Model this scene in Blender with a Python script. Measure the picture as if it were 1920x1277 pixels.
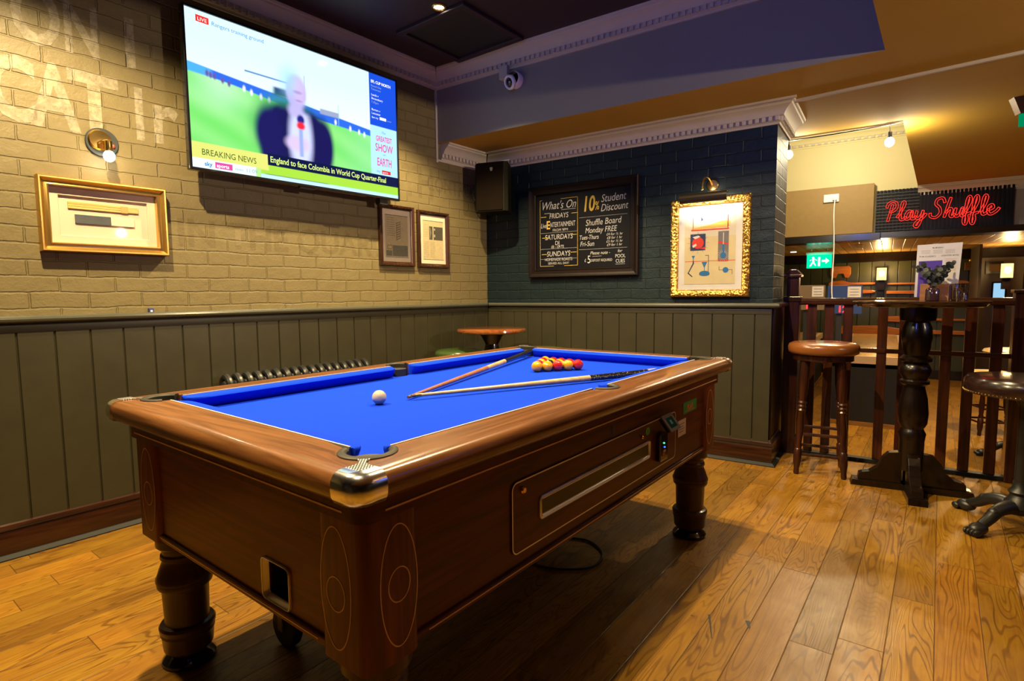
import bpy, bmesh, math, random
from mathutils import Vector, Matrix
PI=math.pi
for o in list(bpy.data.objects): bpy.data.objects.remove(o)
sc=bpy.context.scene
C=sc.collection
# ---------------------------------------------------------------- camera
YAW,PIT,ROL=.5925,-.0843,-.0094
cam_d=bpy.data.cameras.new('camera'); cam=bpy.data.objects.new('camera',cam_d); C.objects.link(cam)
cam_d.sensor_width=36; cam_d.lens=1044.4033/1920*36; cam_d.clip_start=.05; cam_d.clip_end=100
_f=Vector((-math.sin(YAW)*math.cos(PIT),math.cos(YAW)*math.cos(PIT),math.sin(PIT)))
_r=Vector((math.cos(YAW),math.sin(YAW),0)); _u=_r.cross(_f)
_r2=_r*math.cos(ROL)+_u*math.sin(ROL); _u2=_u*math.cos(ROL)-_r*math.sin(ROL)
_m=Matrix((_r2,_u2,-_f)).transposed().to_4x4(); _m.translation=Vector((2.9702,-4.0273,1.1753))
cam.matrix_world=_m; sc.camera=cam
# ---------------------------------------------------------------- world, exposure
w=bpy.data.worlds.new('world'); sc.world=w; w.use_nodes=True
w.node_tree.nodes['Background'].inputs[0].default_value=(.9,.62,.36,1)
w.node_tree.nodes['Background'].inputs[1].default_value=.002
sc.view_settings.view_transform='Standard'; sc.view_settings.look='None'
sc.view_settings.exposure=0.0; sc.view_settings.gamma=1; sc.view_settings.use_curve_mapping=False
WARM=(1,.77,.40); WARM2=(1,.66,.27)
def light(kind,name,loc,power,col,size=.03,parent=None,spot=None,blend=.3,rot=None,size_y=None):
    d=bpy.data.lights.new(name,kind); d.energy=power; d.color=col
    if kind=='AREA':
        d.size=size
        if size_y: d.shape='RECTANGLE'; d.size_y=size_y
    else: d.shadow_soft_size=size
    if kind=='SPOT': d.spot_size=spot; d.spot_blend=blend
    o=bpy.data.objects.new(name,d); C.objects.link(o); o.location=loc
    if rot: o.rotation_euler=rot
    if parent: o.parent=parent
    return o
P_SPOT=480
# recessed ceiling spots (their fittings are built with the ceiling): x, y, z, power factor
SPOTS=[(.66,-1.35,2.9,1.0),(.70,-3.3,2.9,1.18),(2.125,-1.585,2.9,.72),(2.10,-3.6,2.9,.50),
       (3.95,-.75,2.37,.030)]
# ---------------------------------------------------------------- node helpers
class N:
    def __init__(s,name):
        s.m=bpy.data.materials.new(name); s.m.use_nodes=True; s.t=s.m.node_tree; s.t.nodes.clear()
        s.out=s.t.nodes.new('ShaderNodeOutputMaterial')
    def n(s,typ,ins=None,**kw):
        nd=s.t.nodes.new('ShaderNode'+typ)
        for k,v in kw.items(): setattr(nd,k,v)
        for k,v in (ins or {}).items():
            i=nd.inputs[k]
            if isinstance(v,bpy.types.NodeSocket): s.t.links.new(v,i)
            elif isinstance(v,tuple) and len(v)==3 and i.type=='RGBA': i.default_value=v+(1,)
            else: i.default_value=v
        return nd
    def math(s,op,a,b=0.0,c=None):
        ins={0:a,1:b}
        if c is not None: ins[2]=c
        return s.n('Math',ins,operation=op).outputs[0]
    def mix(s,fac,a,b,blend='MIX'):
        nd=s.n('Mix',None,data_type='RGBA',blend_type=blend)
        for k,v in ((0,fac),(6,a),(7,b)):
            i=nd.inputs[k]
            if isinstance(v,bpy.types.NodeSocket): s.t.links.new(v,i)
            elif isinstance(v,tuple): i.default_value=v+(1,) if len(v)==3 else v
            else: i.default_value=v
        return nd.outputs[2]
    def ramp(s,fac,stops):
        nd=s.n('ValToRGB',{0:fac}); r=nd.color_ramp
        while len(r.elements)<len(stops): r.elements.new(.5)
        for e,(p,c) in zip(r.elements,stops):
            e.position=p; e.color=(c+(1,)) if isinstance(c,tuple) else (c,c,c,1)
        return nd.outputs[0]
    def coord(s,kind='Object',scale=(1,1,1),rot=(0,0,0),loc=(0,0,0)):
        c=s.n('TexCoord').outputs[kind]
        return s.n('Mapping',{'Vector':c,'Scale':scale,'Rotation':rot,'Location':loc}).outputs[0]
    def noise(s,vec,scale,detail=3,rough=.5,dist=0):
        return s.n('TexNoise',{'Vector':vec,'Scale':scale,'Detail':detail,'Roughness':rough,'Distortion':dist}).outputs[0]
    def bump(s,h,strength=.3,dist=.002,normal=None):
        ins={'Height':h,'Strength':strength,'Distance':dist}
        if normal is not None: ins['Normal']=normal
        return s.n('Bump',ins).outputs[0]
    def pbr(s,**kw):
        ins={}
        names=dict(col='Base Color',rough='Roughness',metal='Metallic',nrm='Normal',coat='Coat Weight',coatr='Coat Roughness',
                   ecol='Emission Color',est='Emission Strength',spec='Specular IOR Level',sheen='Sheen Weight',alpha='Alpha',ior='IOR',trans='Transmission Weight')
        for k,v in kw.items(): ins[names[k]]=v
        b=s.n('BsdfPrincipled',ins); s.t.links.new(b.outputs[0],s.out.inputs[0]); return s.m
def flat(name,col,rough=.5,metal=0,var=.12,scale=18,bump=0,coat=0,spec=.5,bscale=None,**kw):
    s=N(name); v=s.coord()
    f=s.noise(v,scale,4)
    c=s.mix(f,tuple(x*(1-var) for x in col),tuple(min(1,x*(1+var)) for x in col))
    a=dict(col=c,rough=rough,metal=metal,coat=coat,spec=spec); a.update(kw)
    if bump: a['nrm']=s.bump(s.noise(v,bscale or scale*3,3),.5,bump)
    return s.pbr(**a)
def glow(name,col,st):
    s=N(name); e=s.n('Emission',{0:col,1:st}); s.t.links.new(e.outputs[0],s.out.inputs[0]); return s.m
def wood(name,c1,c2,axis='x',rough=.3,coat=.3,sc_=1.0,contrast=1.0,kind='Object',spec=.3):
    s=N(name)
    st={'x':(.06,1,1),'y':(1,.06,1),'z':(1,1,.06),'u':(.06,1,1)}[axis]
    v=s.coord('UV' if axis=='u' else kind,tuple(x*sc_ for x in st))
    n1=s.noise(v,55,5,.6,.6); n2=s.noise(v,7,3,.5,1.5)
    rings=s.math('SINE',s.math('MULTIPLY',n2,38.0))
    f=s.math('ADD',s.math('MULTIPLY',n1,.75*contrast),s.math('MULTIPLY',rings,.10*contrast))
    col=s.ramp(f,[(.22,c2),(.62,c1)])
    return s.pbr(col=col,rough=rough,coat=coat,coatr=.12,spec=spec,nrm=s.bump(n1,.25,.0008))
def brick(name,c_lo,c_hi,rough=.55,alpha=None,spec=.4):
    s=N(name); v=s.coord(); sp=s.n('SeparateXYZ',{0:v})
    wob=s.noise(v,5,2); wob2=s.noise(v,38,3)
    z=s.math('ADD',sp.outputs[2],s.math('ADD',s.math('MULTIPLY',s.math('SUBTRACT',wob,.5),.022),s.math('MULTIPLY',s.math('SUBTRACT',wob2,.5),.007)))
    x=s.math('ADD',sp.outputs[0],s.math('ADD',s.math('MULTIPLY',s.math('SUBTRACT',wob2,.5),.008),sp.outputs[1]))
    vec=s.n('CombineXYZ',{0:x,1:z}).outputs[0]
    b=s.n('TexBrick',{'Vector':vec,'Scale':1.0,'Mortar Size':.0055,'Mortar Smooth':.55,'Brick Width':.225,'Row Height':.075,'Color1':(.35,.35,.35),'Color2':(.65,.65,.65)},offset=.5,squash=1)
    fac=b.outputs[1]
    rnd=s.n('RGBToBW',{0:b.outputs[0]}).outputs[0]
    nz=s.noise(v,11,5,.6); fine=s.noise(v,90,3,.6)
    c=s.mix(s.math('ADD',s.math('MULTIPLY',nz,.7),s.math('MULTIPLY',rnd,.3)),c_lo,c_hi)
    # height: bricks of differing proudness, dented mortar, trowel texture
    h=s.math('SUBTRACT',s.math('ADD',s.math('MULTIPLY',nz,1.0),s.math('MULTIPLY',fine,.22)),fac)
    h=s.math('ADD',h,s.math('MULTIPLY',rnd,.25))
    a=dict(col=c,rough=rough,spec=spec,nrm=s.bump(h,.8,.007))
    if alpha:
        a['alpha']=s.math('MULTIPLY',s.ramp(s.noise(v,26,5,.7),[(.30,.35),(.6,1.0)]),alpha)
    return s.pbr(**a)
# ---------------------------------------------------------------- mesh helpers
def new(): return bmesh.new()
def box(bm,x0,x1,y0,y1,z0,z1,mi=0,M=None):
    vs=[bm.verts.new((x,y,z)) for z in (z0,z1) for y in (y0,y1) for x in (x0,x1)]
    if M is not None:
        for v in vs: v.co=M@v.co
    for q in ((0,2,3,1),(4,5,7,6),(0,1,5,4),(2,6,7,3),(0,4,6,2),(1,3,7,5)):
        f=bm.faces.new([vs[i] for i in q]); f.material_index=mi
    return vs
def lathe(bm,prof,seg=40,M=None,mi=0,cap=True):
    rings=[]
    for r,z in prof:
        rings.append([bm.verts.new((r*math.cos(2*PI*i/seg),r*math.sin(2*PI*i/seg),z)) for i in range(seg)])
    if M is not None:
        for R in rings:
            for v in R: v.co=M@v.co
    for a,b in zip(rings,rings[1:]):
        for i in range(seg):
            f=bm.faces.new((a[i],a[(i+1)%seg],b[(i+1)%seg],b[i])); f.material_index=mi
    if cap:
        if prof[0][0]>1e-4: bm.faces.new(rings[0][::-1]).material_index=mi
        if prof[-1][0]>1e-4: bm.faces.new(rings[-1]).material_index=mi
    return rings
def loft(bm,rings,closed=True,ringclosed=False,mi=0,caps=False):
    R=[[bm.verts.new(p) for p in r] for r in rings]
    n=len(R[0]); m=len(R)
    for a in range(m if ringclosed else m-1):
        A=R[a];B=R[(a+1)%m]
        for i in range(n if closed else n-1):
            f=bm.faces.new((A[i],A[(i+1)%n],B[(i+1)%n],B[i])); f.material_index=mi
    if caps and closed and not ringclosed:
        bm.faces.new(R[0][::-1]).material_index=mi; bm.faces.new(R[-1]).material_index=mi
    return R
def tube(bm,pts,r,seg=10,closed=False,mi=0,radii=None):
    P=[Vector(p) for p in pts]; rings=[]; up=Vector((0,0,1)); n=len(P); last=None
    for i,p in enumerate(P):
        a=P[(i-1)%n] if (closed or i>0) else p; b=P[(i+1)%n] if (closed or i<n-1) else p
        t=(b-a).normalized()
        if last is None:
            s=t.cross(up)
            if s.length<1e-3: s=t.cross(Vector((1,0,0)))
        else: s=last-t*last.dot(t)
        s.normalize(); last=s; q=t.cross(s)
        rr=radii[i] if radii else r
        rings.append([p+(s*math.cos(2*PI*k/seg)+q*math.sin(2*PI*k/seg))*rr for k in range(seg)])
    loft(bm,rings,True,closed,mi,caps=not closed)
def prism(bm,poly,y0,y1,axis='y',mi=0,M=None):
    """extrude a 2-D polygon; axis y: polygon in x,z; axis z: polygon in x,y; axis x: polygon in y,z"""
    def P(a,b,c): return {'y':(a,c,b),'z':(a,b,c),'x':(c,a,b)}[axis]
    A=[bm.verts.new(P(a,b,y0)) for a,b in poly]; B=[bm.verts.new(P(a,b,y1)) for a,b in poly]
    if M is not None:
        for v in A+B: v.co=M@v.co
    n=len(poly)
    fs=[bm.faces.new(A),bm.faces.new(B[::-1])]+[bm.faces.new((A[i],B[i],B[(i+1)%n],A[(i+1)%n])) for i in range(n)]
    for f in fs: f.material_index=mi
def ngon(bm,poly,y,mi=0):
    f=bm.faces.new([bm.verts.new((a,y,b)) for a,b in poly]); f.material_index=mi
def rect(x0,x1,z0,z1): return [(x0,z0),(x1,z0),(x1,z1),(x0,z1)]
def rrect(x0,x1,z0,z1,r,n=5):
    o=[]
    for cx,cz,a in ((x1-r,z0+r,-90),(x1-r,z1-r,0),(x0+r,z1-r,90),(x0+r,z0+r,180)):
        for i in range(n+1):
            t=math.radians(a+90*i/n); o.append((cx+r*math.cos(t),cz+r*math.sin(t)))
    return o
def circ(cx,cz,rx,rz=None,n=28,a0=0,a1=360):
    rz=rz or rx; return [(cx+rx*math.cos(math.radians(a0+(a1-a0)*i/n)),cz+rz*math.sin(math.radians(a0+(a1-a0)*i/n))) for i in range(n)]
def sphere(bm,c,r,u=20,v=12,scale=(1,1,1),rot=None,mi=0):
    M=Matrix.Translation(c)
    if rot: M=M@rot
    M=M@Matrix.Diagonal((scale[0],scale[1],scale[2],1))
    k=bmesh.ops.create_uvsphere(bm,u_segments=u,v_segments=v,radius=r,matrix=M)
    for f in {f for vv in k['verts'] for f in vv.link_faces}: f.material_index=mi
def frame_rings(bm,x0,x1,z0,z1,prof,mi=0):
    """picture-frame moulding: prof = [(inset, y)...] from the back outer edge to the back inner edge"""
    rings=[]
    for ins,y in prof: rings.append([(x0+ins,y,z0+ins),(x1-ins,y,z0+ins),(x1-ins,y,z1-ins),(x0+ins,y,z1-ins)])
    loft(bm,rings,True,True,mi)
def obj(name,bm,mats,parent=None,bevel=0,smooth=35,loc=None,rz=None,recalc=True):
    if recalc: bmesh.ops.recalc_face_normals(bm,faces=bm.faces)
    me=bpy.data.meshes.new(name); bm.to_mesh(me); bm.free()
    for m in (mats if isinstance(mats,(list,tuple)) else [mats]): me.materials.append(m)
    if smooth:
        me.shade_smooth(); me.set_sharp_from_angle(angle=math.radians(smooth))
    o=bpy.data.objects.new(name,me); C.objects.link(o)
    if bevel:
        b=o.modifiers.new('bevel','BEVEL'); b.width=bevel; b.segments=2; b.limit_method='ANGLE'; b.angle_limit=math.radians(40); b.harden_normals=False
    if parent: o.parent=parent
    if loc is not None: o.location=loc
    if rz is not None: o.rotation_euler=(0,0,rz)
    return o
def thing(name,label,cat,loc=(0,0,0),rz=0,group=None):
    o=bpy.data.objects.new(name,None); C.objects.link(o); o.location=loc; o.rotation_euler=(0,0,rz); o.empty_display_size=.05
    o['label']=label; o['category']=cat
    if group: o['group']=group
    return o
def tag(o,label,cat,group=None):
    o['label']=label; o['category']=cat
    if group: o['group']=group
    return o
def struct(o): o['kind']='structure'; return o
def plab(o,l): o['label']=l; return o
def text(bm,s,x,z,size,y=0,align='LEFT',shear=0,sx=1,rot=0,off=0,sp=1,mi=0,M=None):
    cu=bpy.data.curves.new('t','FONT'); cu.body=s; cu.size=size; cu.align_x=align; cu.shear=shear; cu.offset=off; cu.space_character=sp
    cu.resolution_u=3
    o=bpy.data.objects.new('t',cu); C.objects.link(o); bpy.context.view_layer.update()
    me=bpy.data.meshes.new_from_object(o.evaluated_get(bpy.context.evaluated_depsgraph_get()))
    bpy.data.objects.remove(o)
    n0=len(bm.verts); f0=len(bm.faces); bm.from_mesh(me); bm.verts.ensure_lookup_table(); bm.faces.ensure_lookup_table()
    c,sn=math.cos(rot),math.sin(rot)
    for v in bm.verts[n0:]:
        a,b=v.co.x*sx,v.co.y
        v.co=Vector((x+a*c-b*sn,y,z+a*sn+b*c))
        if M is not None: v.co=M@v.co
    for f in bm.faces[f0:]: f.material_index=mi
    bpy.data.meshes.remove(me)
def cr(pts,n=6,closed=False):
    """Catmull-Rom through points"""
    P=[Vector(p) for p in pts]; out=[]; L=len(P)
    rng=range(L) if closed else range(L-1)
    for i in rng:
        p0=P[(i-1)%L] if (closed or i>0) else P[0]; p1=P[i]; p2=P[(i+1)%L]; p3=P[(i+2)%L] if (closed or i<L-2) else P[-1]
        for k in range(n):
            t=k/n
            out.append(.5*((2*p1)+(p2-p0)*t+(2*p0-5*p1+4*p2-p3)*t*t+(3*p1-p0-3*p2+p3)*t**3))
    if not closed: out.append(P[-1])
    return out
# ---------------------------------------------------------------- frames of reference
PSI=-.0928; LRZ=PI/2+PSI
LT=Vector((-math.sin(PSI),math.cos(PSI),0)); LN=Vector((math.cos(PSI),math.sin(PSI),0))
def LW(s,d,z): return LT*s+LN*d+Vector((0,0,z))
HD=1.095; ZC=2.9; ZL=2.37; BM=.578; CW=2.34
# ---------------------------------------------------------------- materials
M={}
M['brick_beige']=brick('beige painted brick',(.106,.081,.033),(.152,.118,.052))
M['paint_light']=brick('faded pale lettering paint',(0.2380,0.2030,0.1330),(0.2940,0.2520,0.1750),alpha=.92)
M['paint_dark']=brick('faded brown lettering paint',(.14,.105,.045),(.18,.135,.06),alpha=.36)
M['brick_teal']=brick('dark teal painted brick',(.0003,.0050,.0070),(.0010,.0095,.0125),rough=.5,spec=.35)
M['panel']=flat('grey green panelling paint',(0.0238,0.0203,0.0091),.42,var=.25,scale=9,bump=.0008,bscale=40)
M['dado']=flat('grey gloss dado paint',(0.0560,0.0560,0.0420),.22,var=.1,coat=.4)
M['skirt']=wood('dark red skirting wood',(0.0385,0.0112,0.0035),(0.0140,0.0035,0.0014),'x',.28,.4)
M['kerb']=flat('dark grey floor edging',(.012,.012,.011),.6,spec=.2)
M['cornice']=flat('off white plaster',(.40,.355,.30),.6,var=.05)
M['beam']=flat('warm grey wall paint',(0.1820,0.1715,0.1505),.6,var=.04,scale=4)
M['ceil_dark']=flat('dark plum ceiling paint',(.020,.006,.014),.55,var=.15,scale=3)
M['ceil_low']=flat('ochre ceiling paint',(.33,.185,.009),.8,var=.06,scale=3,bump=.001,bscale=25)
M['black']=flat('matt black',(.008,.008,.009),.5)
M['blackgloss']=flat('gloss black plastic',(.006,.006,.008),.12,coat=.5)
M['chrome']=flat('chrome',(.86,.86,.88),.17,1,var=.02)
M['rubber']=flat('brown grey pocket rubber',(.022,.019,.014),.55,spec=.2)
M['gold']=flat('antique gold leaf',(.62,.38,.09),.3,1,var=.25,scale=30,bump=.0006)
M['brass']=flat('brushed brass',(.75,.48,.14),.22,1,var=.1)
M['white']=flat('white plastic',(.75,.73,.70),.35,var=.03)
M['dkwood']=wood('dark mahogany',(.045,.011,.004),(.015,.004,.002),'z',.3,.3)
M['dkwoodx']=wood('dark mahogany rail',(.070,.020,.007),(.025,.008,.004),'x',.22,.5)
M['blkwood']=wood('near black stained wood',(.009,.0035,.0018),(.004,.002,.0012),'z',.28,.3)
M['balwood']=wood('red brown baluster wood',(.08,.018,.005),(.03,.008,.003),'z',.35,.3)
def floor_mat():
    s=N('oak plank floor'); v=s.coord(rot=(0,0,.0623)); sp=s.n('SeparateXYZ',{0:v}); X,Y=sp.outputs[0],sp.outputs[1]
    W_=.13; L_=1.25
    xr=s.math('DIVIDE',X,W_); row=s.math('FLOOR',xr); fx=s.math('FRACT',xr)
    r1=s.n('TexWhiteNoise',{'W':row},noise_dimensions='1D').outputs[0]
    yr=s.math('ADD',s.math('DIVIDE',Y,L_),s.math('MULTIPLY',r1,9.7)); col=s.math('FLOOR',yr); fy=s.math('FRACT',yr)
    idv=s.n('CombineXYZ',{0:row,1:col}).outputs[0]
    wn=s.n('TexWhiteNoise',{'Vector':idv},noise_dimensions='3D'); idr=wn.outputs[0]; idc=s.n('SeparateColor',{0:wn.outputs[1]})
    ex=s.math('MULTIPLY',s.math('MINIMUM',fx,s.math('SUBTRACT',1.0,fx)),W_)
    ey=s.math('MULTIPLY',s.math('MINIMUM',fy,s.math('SUBTRACT',1.0,fy)),L_)
    edge=s.math('MINIMUM',ex,ey)
    groove=s.n('MapRange',{0:edge,1:.0004,2:.0022,3:1.0,4:0.0}).outputs[0]
    off=s.math('MULTIPLY',idr,37.0)
    gv=s.n('CombineXYZ',{0:X,1:s.math('MULTIPLY',Y,.11),2:off}).outputs[0]
    n2=s.noise(gv,9,2,.45,.4)
    ring=s.math('SINE',s.math('MULTIPLY',n2,150.0))
    ring=s.n('MapRange',{0:ring,1:.45,2:1.0,3:0.0,4:1.0}).outputs[0]
    ring=s.math('MULTIPLY',ring,s.ramp(s.noise(s.n('CombineXYZ',{0:X,1:s.math('MULTIPLY',Y,.4),2:off}).outputs[0],4,2),[(.35,.25),(.6,1.3)]))
    gv2=s.n('CombineXYZ',{0:X,1:s.math('MULTIPLY',Y,.035),2:off}).outputs[0]
    fine=s.noise(gv2,130,4,.6)
    blot=s.noise(s.n('CombineXYZ',{0:X,1:s.math('MULTIPLY',Y,.5),2:off}).outputs[0],9,4,.6,.4)
    f=s.math('ADD',s.math('MULTIPLY',ring,.26),s.math('ADD',s.math('MULTIPLY',fine,.35),s.math('MULTIPLY',blot,.42)))
    c=s.ramp(f,[(.16,(.285,.150,.016)),(.46,(.170,.074,.0050)),(.90,(.050,.016,.0010))])
    val=s.math('ADD',.72,s.math('MULTIPLY',idr,.5))
    vc=s.n('CombineColor',{0:val,1:s.math('MULTIPLY',val,s.math('ADD',.93,s.math('MULTIPLY',idc.outputs[1],.12))),2:val}).outputs[0]
    c=s.mix(1.0,c,vc,'MULTIPLY')
    c=s.mix(s.math('MULTIPLY',groove,.85),c,(.035,.014,.005))
    spots=s.ramp(s.noise(v,7,2,.3),[(.20,1.0),(.235,0.0)])
    c=s.mix(s.math('MULTIPLY',spots,.5),c,(.02,.01,.004))
    h=s.math('SUBTRACT',s.math('MULTIPLY',fine,.12),s.math('ADD',groove,s.math('MULTIPLY',ring,.10)))
    rg=s.n('MapRange',{0:blot,1:.2,2:.8,3:.30,4:.48}).outputs[0]
    return s.pbr(col=c,rough=rg,spec=.32,coat=0.0,coatr=.2,nrm=s.bump(h,.5,.0018))
M['floor']=floor_mat()
# ================================================================= SETTING
DR=Vector((.0665,.9978,0))     # direction of table / ceiling edges
def quadbox(bm,poly,z0,z1,mi=0): prism(bm,poly,z0,z1,'z',mi)
lw_far=LT*-7.0
YB=-6.8; XR=6.2
# floor of the pool area (raised a step above the shuffleboard area) and the lower floor
bm=new(); quadbox(bm,[(-1.2,YB-.2),(XR+.2,YB-.2),(XR+.2,.50),(-1.2,.50)],-.25,0); struct(obj('floor',bm,M['floor'],smooth=0))
bm=new(); quadbox(bm,[(-1.2,.50),(XR+.2,.50),(XR+.2,7.4),(-1.2,7.4)],-.45,-.25); struct(obj('floor_lower',bm,M['floor'],smooth=0))
# walls
bm=new(); box(bm,-7.2,.12,0,.2,-.0,ZC+.1); struct(obj('wall_left',bm,M['brick_beige'],loc=(0,0,0),rz=LRZ,smooth=0))
bm=new(); box(bm,-.2,CW,0,.45,-.0,ZL+.02); wb=struct(obj('wall_back',bm,M['brick_teal'],smooth=0))
bm=new(); box(bm,-1.3,XR+.2,YB-.2,YB,0,ZC); struct(obj('wall_front',bm,M['blkwood'],smooth=0))
bm=new(); box(bm,XR,XR+.2,YB,7.2,-.25,ZC); struct(obj('wall_right',bm,M['blkwood'],smooth=0))
bm=new(); box(bm,-.9,XR,7.06,7.2,-.25,3.4); struct(obj('wall_far',bm,flat('dark green far wall',(.028,.034,.020),.4),smooth=0))
bm=new(); box(bm,-.9,-.7,.45,7.1,-.25,3.4); struct(obj('wall_side',bm,flat('dark green side wall',(.02,.026,.018),.4),smooth=0))
# dark cladding on the end of the back wall, below the dado
bm=new(); box(bm,CW,CW+.012,0.0,.45,0,HD-.03); struct(obj('trim_1',bm,M['blkwood'],smooth=0))
# ceilings: high dark one over the table, low ochre one, recess beyond the column
edge0=Vector((2.912,-.57,0))
def ept(y): return (2.912+(y+.57)*.0665,y)
bm=new(); quadbox(bm,[(-1.2,YB),(ept(YB)[0]+.15,YB),(ept(-BM)[0]+.15,-BM+.02),(-1.2,-BM+.02)],ZC,ZC+.08); struct(obj('ceiling',bm,M['ceil_dark'],smooth=0))
# beam over the back wall (vertical face) - solid from its face back over the wall
bm=new(); prism(bm,[(-.2,-BM),(2.912,-BM),(2.912,.9),(-.2,.9)],ZL+.0,ZC+.1,'z'); 
beam=obj('trim_2',bm,[M['beam'],M['ceil_low']],smooth=0); struct(beam)
for p in beam.data.polygons:
    if p.normal.z<-.5: p.material_index=1
# low ceiling slab right of the high ceiling, with a riser beside the high part
bm=new(); prism(bm,[ept(YB),(XR,YB),(XR,.885),(3.012,.885),(2.912,.885),(2.912,-BM)],ZL,ZC+.1,'z')
lc=obj('ceiling_low',bm,[M['beam'],M['ceil_low']],smooth=0); struct(lc)
for p in lc.data.polygons:
    if p.normal.z<-.5: p.material_index=1
bm=new(); prism(bm,[(3.012,.885),(XR,.885),(XR,4.1),(3.215,4.1)],ZL,ZL+.1,'z'); struct(obj('ceiling_low_far',bm,M['ceil_low'],smooth=0))
bm=new(); prism(bm,[(-.7,.9),(3.3,.9),(3.4,4.3),(-.7,4.3)],3.10,3.2,'z'); struct(obj('ceiling_recess',bm,flat('pinkish brown ceiling',(.30,.15,.10),.6),smooth=0))
bm=new(); prism(bm,[(3.02,.89),(3.10,.89),(3.30,4.1),(3.222,4.1)],ZL+.1,3.1,'z'); box(bm,-.7,3.05,.9,.95,ZL+.1,3.1); struct(obj('trim_3',bm,M['beam'],smooth=0))
# yellow bulkhead above the alcove, and the plank ceiling under it
M['yellow']=flat('pale yellow paint',(.50,.45,.23),.55,var=.05,scale=3)
bm=new(); box(bm,-.7,3.21,4.1,4.3,1.86,3.12); struct(obj('wall_bulkhead',bm,M['yellow'],smooth=0))
bm=new(); box(bm,3.21,XR,4.1,4.3,1.86,ZL+.05); struct(obj('wall_bulkhead_right',bm,flat('purple grey paint',(.20,.17,.17),.55),smooth=0))
bm=new(); box(bm,-.7,2.87,4.0,4.32,1.775,1.86,); box(bm,2.87,XR,4.0,4.32,1.79,1.86); struct(obj('trim_4',bm,M['blkwood'],smooth=0,bevel=.004))
def planks_mat():
    s=N('varnished ceiling planks'); v=s.coord(); sp=s.n('SeparateXYZ',{0:v})
    xr=s.math('DIVIDE',sp.outputs[0],.12); fx=s.math('FRACT',xr); row=s.math('FLOOR',xr)
    r=s.n('TexWhiteNoise',{'W':row},noise_dimensions='1D').outputs[0]
    g=s.n('MapRange',{0:s.math('MINIMUM',fx,s.math('SUBTRACT',1.0,fx)),1:.01,2:.06,3:1.0,4:0.0}).outputs[0]
    c=s.mix(r,(.42,.24,.06),(.56,.34,.10)); c=s.mix(g,c,(.08,.035,.01))
    return s.pbr(col=c,rough=.35,nrm=s.bump(s.math('SUBTRACT',1.0,g),.6,.006))
bm=new(); box(bm,-.7,XR,4.3,7.1,1.79,1.86); struct(obj('ceiling_alcove',bm,planks_mat(),smooth=0))
# ---- panelling with V-grooves
def panelling(name,x0,x1,step,z0,z1,phase,loc,rz):
    bm=new(); xs=[x0]; g=[]
    k=math.ceil((x0-phase)/step)
    pts=[(x0,-.018)]
    while phase+k*step<x1-.01:
        c=phase+k*step
        if c>x0+.01: pts+= [(c-.005,-.018),(c-.0012,-.010),(c+.0012,-.010),(c+.005,-.018)]
        k+=1
    pts+=[(x1,-.018)]
    loft(bm,[[(x,y,z0) for x,y in pts],[(x,y,z1) for x,y in pts]],False)
    pts2=[(x0,0),(x0,-.018)]
    o=obj(name,bm,M['panel'],smooth=0,loc=loc,rz=rz,recalc=False); 
    return struct(o)
panelling('trim_5',-6.9,0,.1375,.14,HD-.02,-2.66,(0,0,0),LRZ)
panelling('trim_6',0,CW-.0,.1387,.14,HD-.02,1.405,(0,0,0),0)
def moulding(name,mat,prof,x0,x1,loc,rz,cut0=0,cut1=0,kindsmooth=30):
    """sweep prof [(out,z)] along local x, mitred ends: cut = shift in x per unit out"""
    bm=new()
    R=[[(x0-cut0*o,-o,z) for o,z in prof],[(x1-cut1*o,-o,z) for o,z in prof]]
    loft(bm,R,True,False,caps=True)
    return struct(obj(name,bm,mat,smooth=kindsmooth,loc=loc,rz=rz))
dprof=[(0,HD-.035),(.018,HD-.035),(.022,HD-.032),(.040,HD-.030),(.047,HD-.024),(.050,HD-.015),(.047,HD-.006),(.040,HD),(0,HD)]
moulding('trim_7',M['dado'],dprof,-6.9,0,(0,0,0),LRZ,0,1.05)
moulding('trim_8',M['dado'],dprof,0,CW+.0,(0,0,0),0,-.95,-1)
# dark underside moulding strip
u=[(0,HD-.075),(.020,HD-.075),(.024,HD-.045),(.020,HD-.035),(0,HD-.035)]
moulding('trim_9',M['panel'],u,-6.9,0,(0,0,0),LRZ,0,1.05)
moulding('trim_10',M['panel'],u,0,CW,(0,0,0),0,-.95,0)
sk=[(0,.022),(.026,.022),(.028,.115),(.024,.125),(.030,.130),(.034,.140),(.030,.155),(.018,.160),(.014,.172),(0,.176)]
moulding('baseboard_left',M['skirt'],sk,-6.9,0,(0,0,0),LRZ,0,1.05)
moulding('baseboard_back',M['skirt'],sk,0,CW,(0,0,0),0,-.95,-1)
def side_run(name,mat,prof,x,y0,y1):
    bm=new(); loft(bm,[[(x+o,y0-o,z) for o,z in prof],[(x+o,y1,z) for o,z in prof]],True,False,caps=True); return struct(obj(name,bm,mat,smooth=30))
side_run('baseboard_side',M['skirt'],sk,CW,0,.36)
side_run('trim_11',M['dkwood'],dprof,CW,0,.40)
kb=[(0,0),(.050,0),(.050,.006),(.034,.022),(0,.022)]
moulding('trim_12',M['kerb'],kb,-6.9,0,(0,0,0),LRZ,0,1.05)
moulding('trim_13',M['kerb'],kb,0,CW,(0,0,0),0,-.95,-1)
side_run('trim_14',M['kerb'],kb,CW,0,.36)
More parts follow.
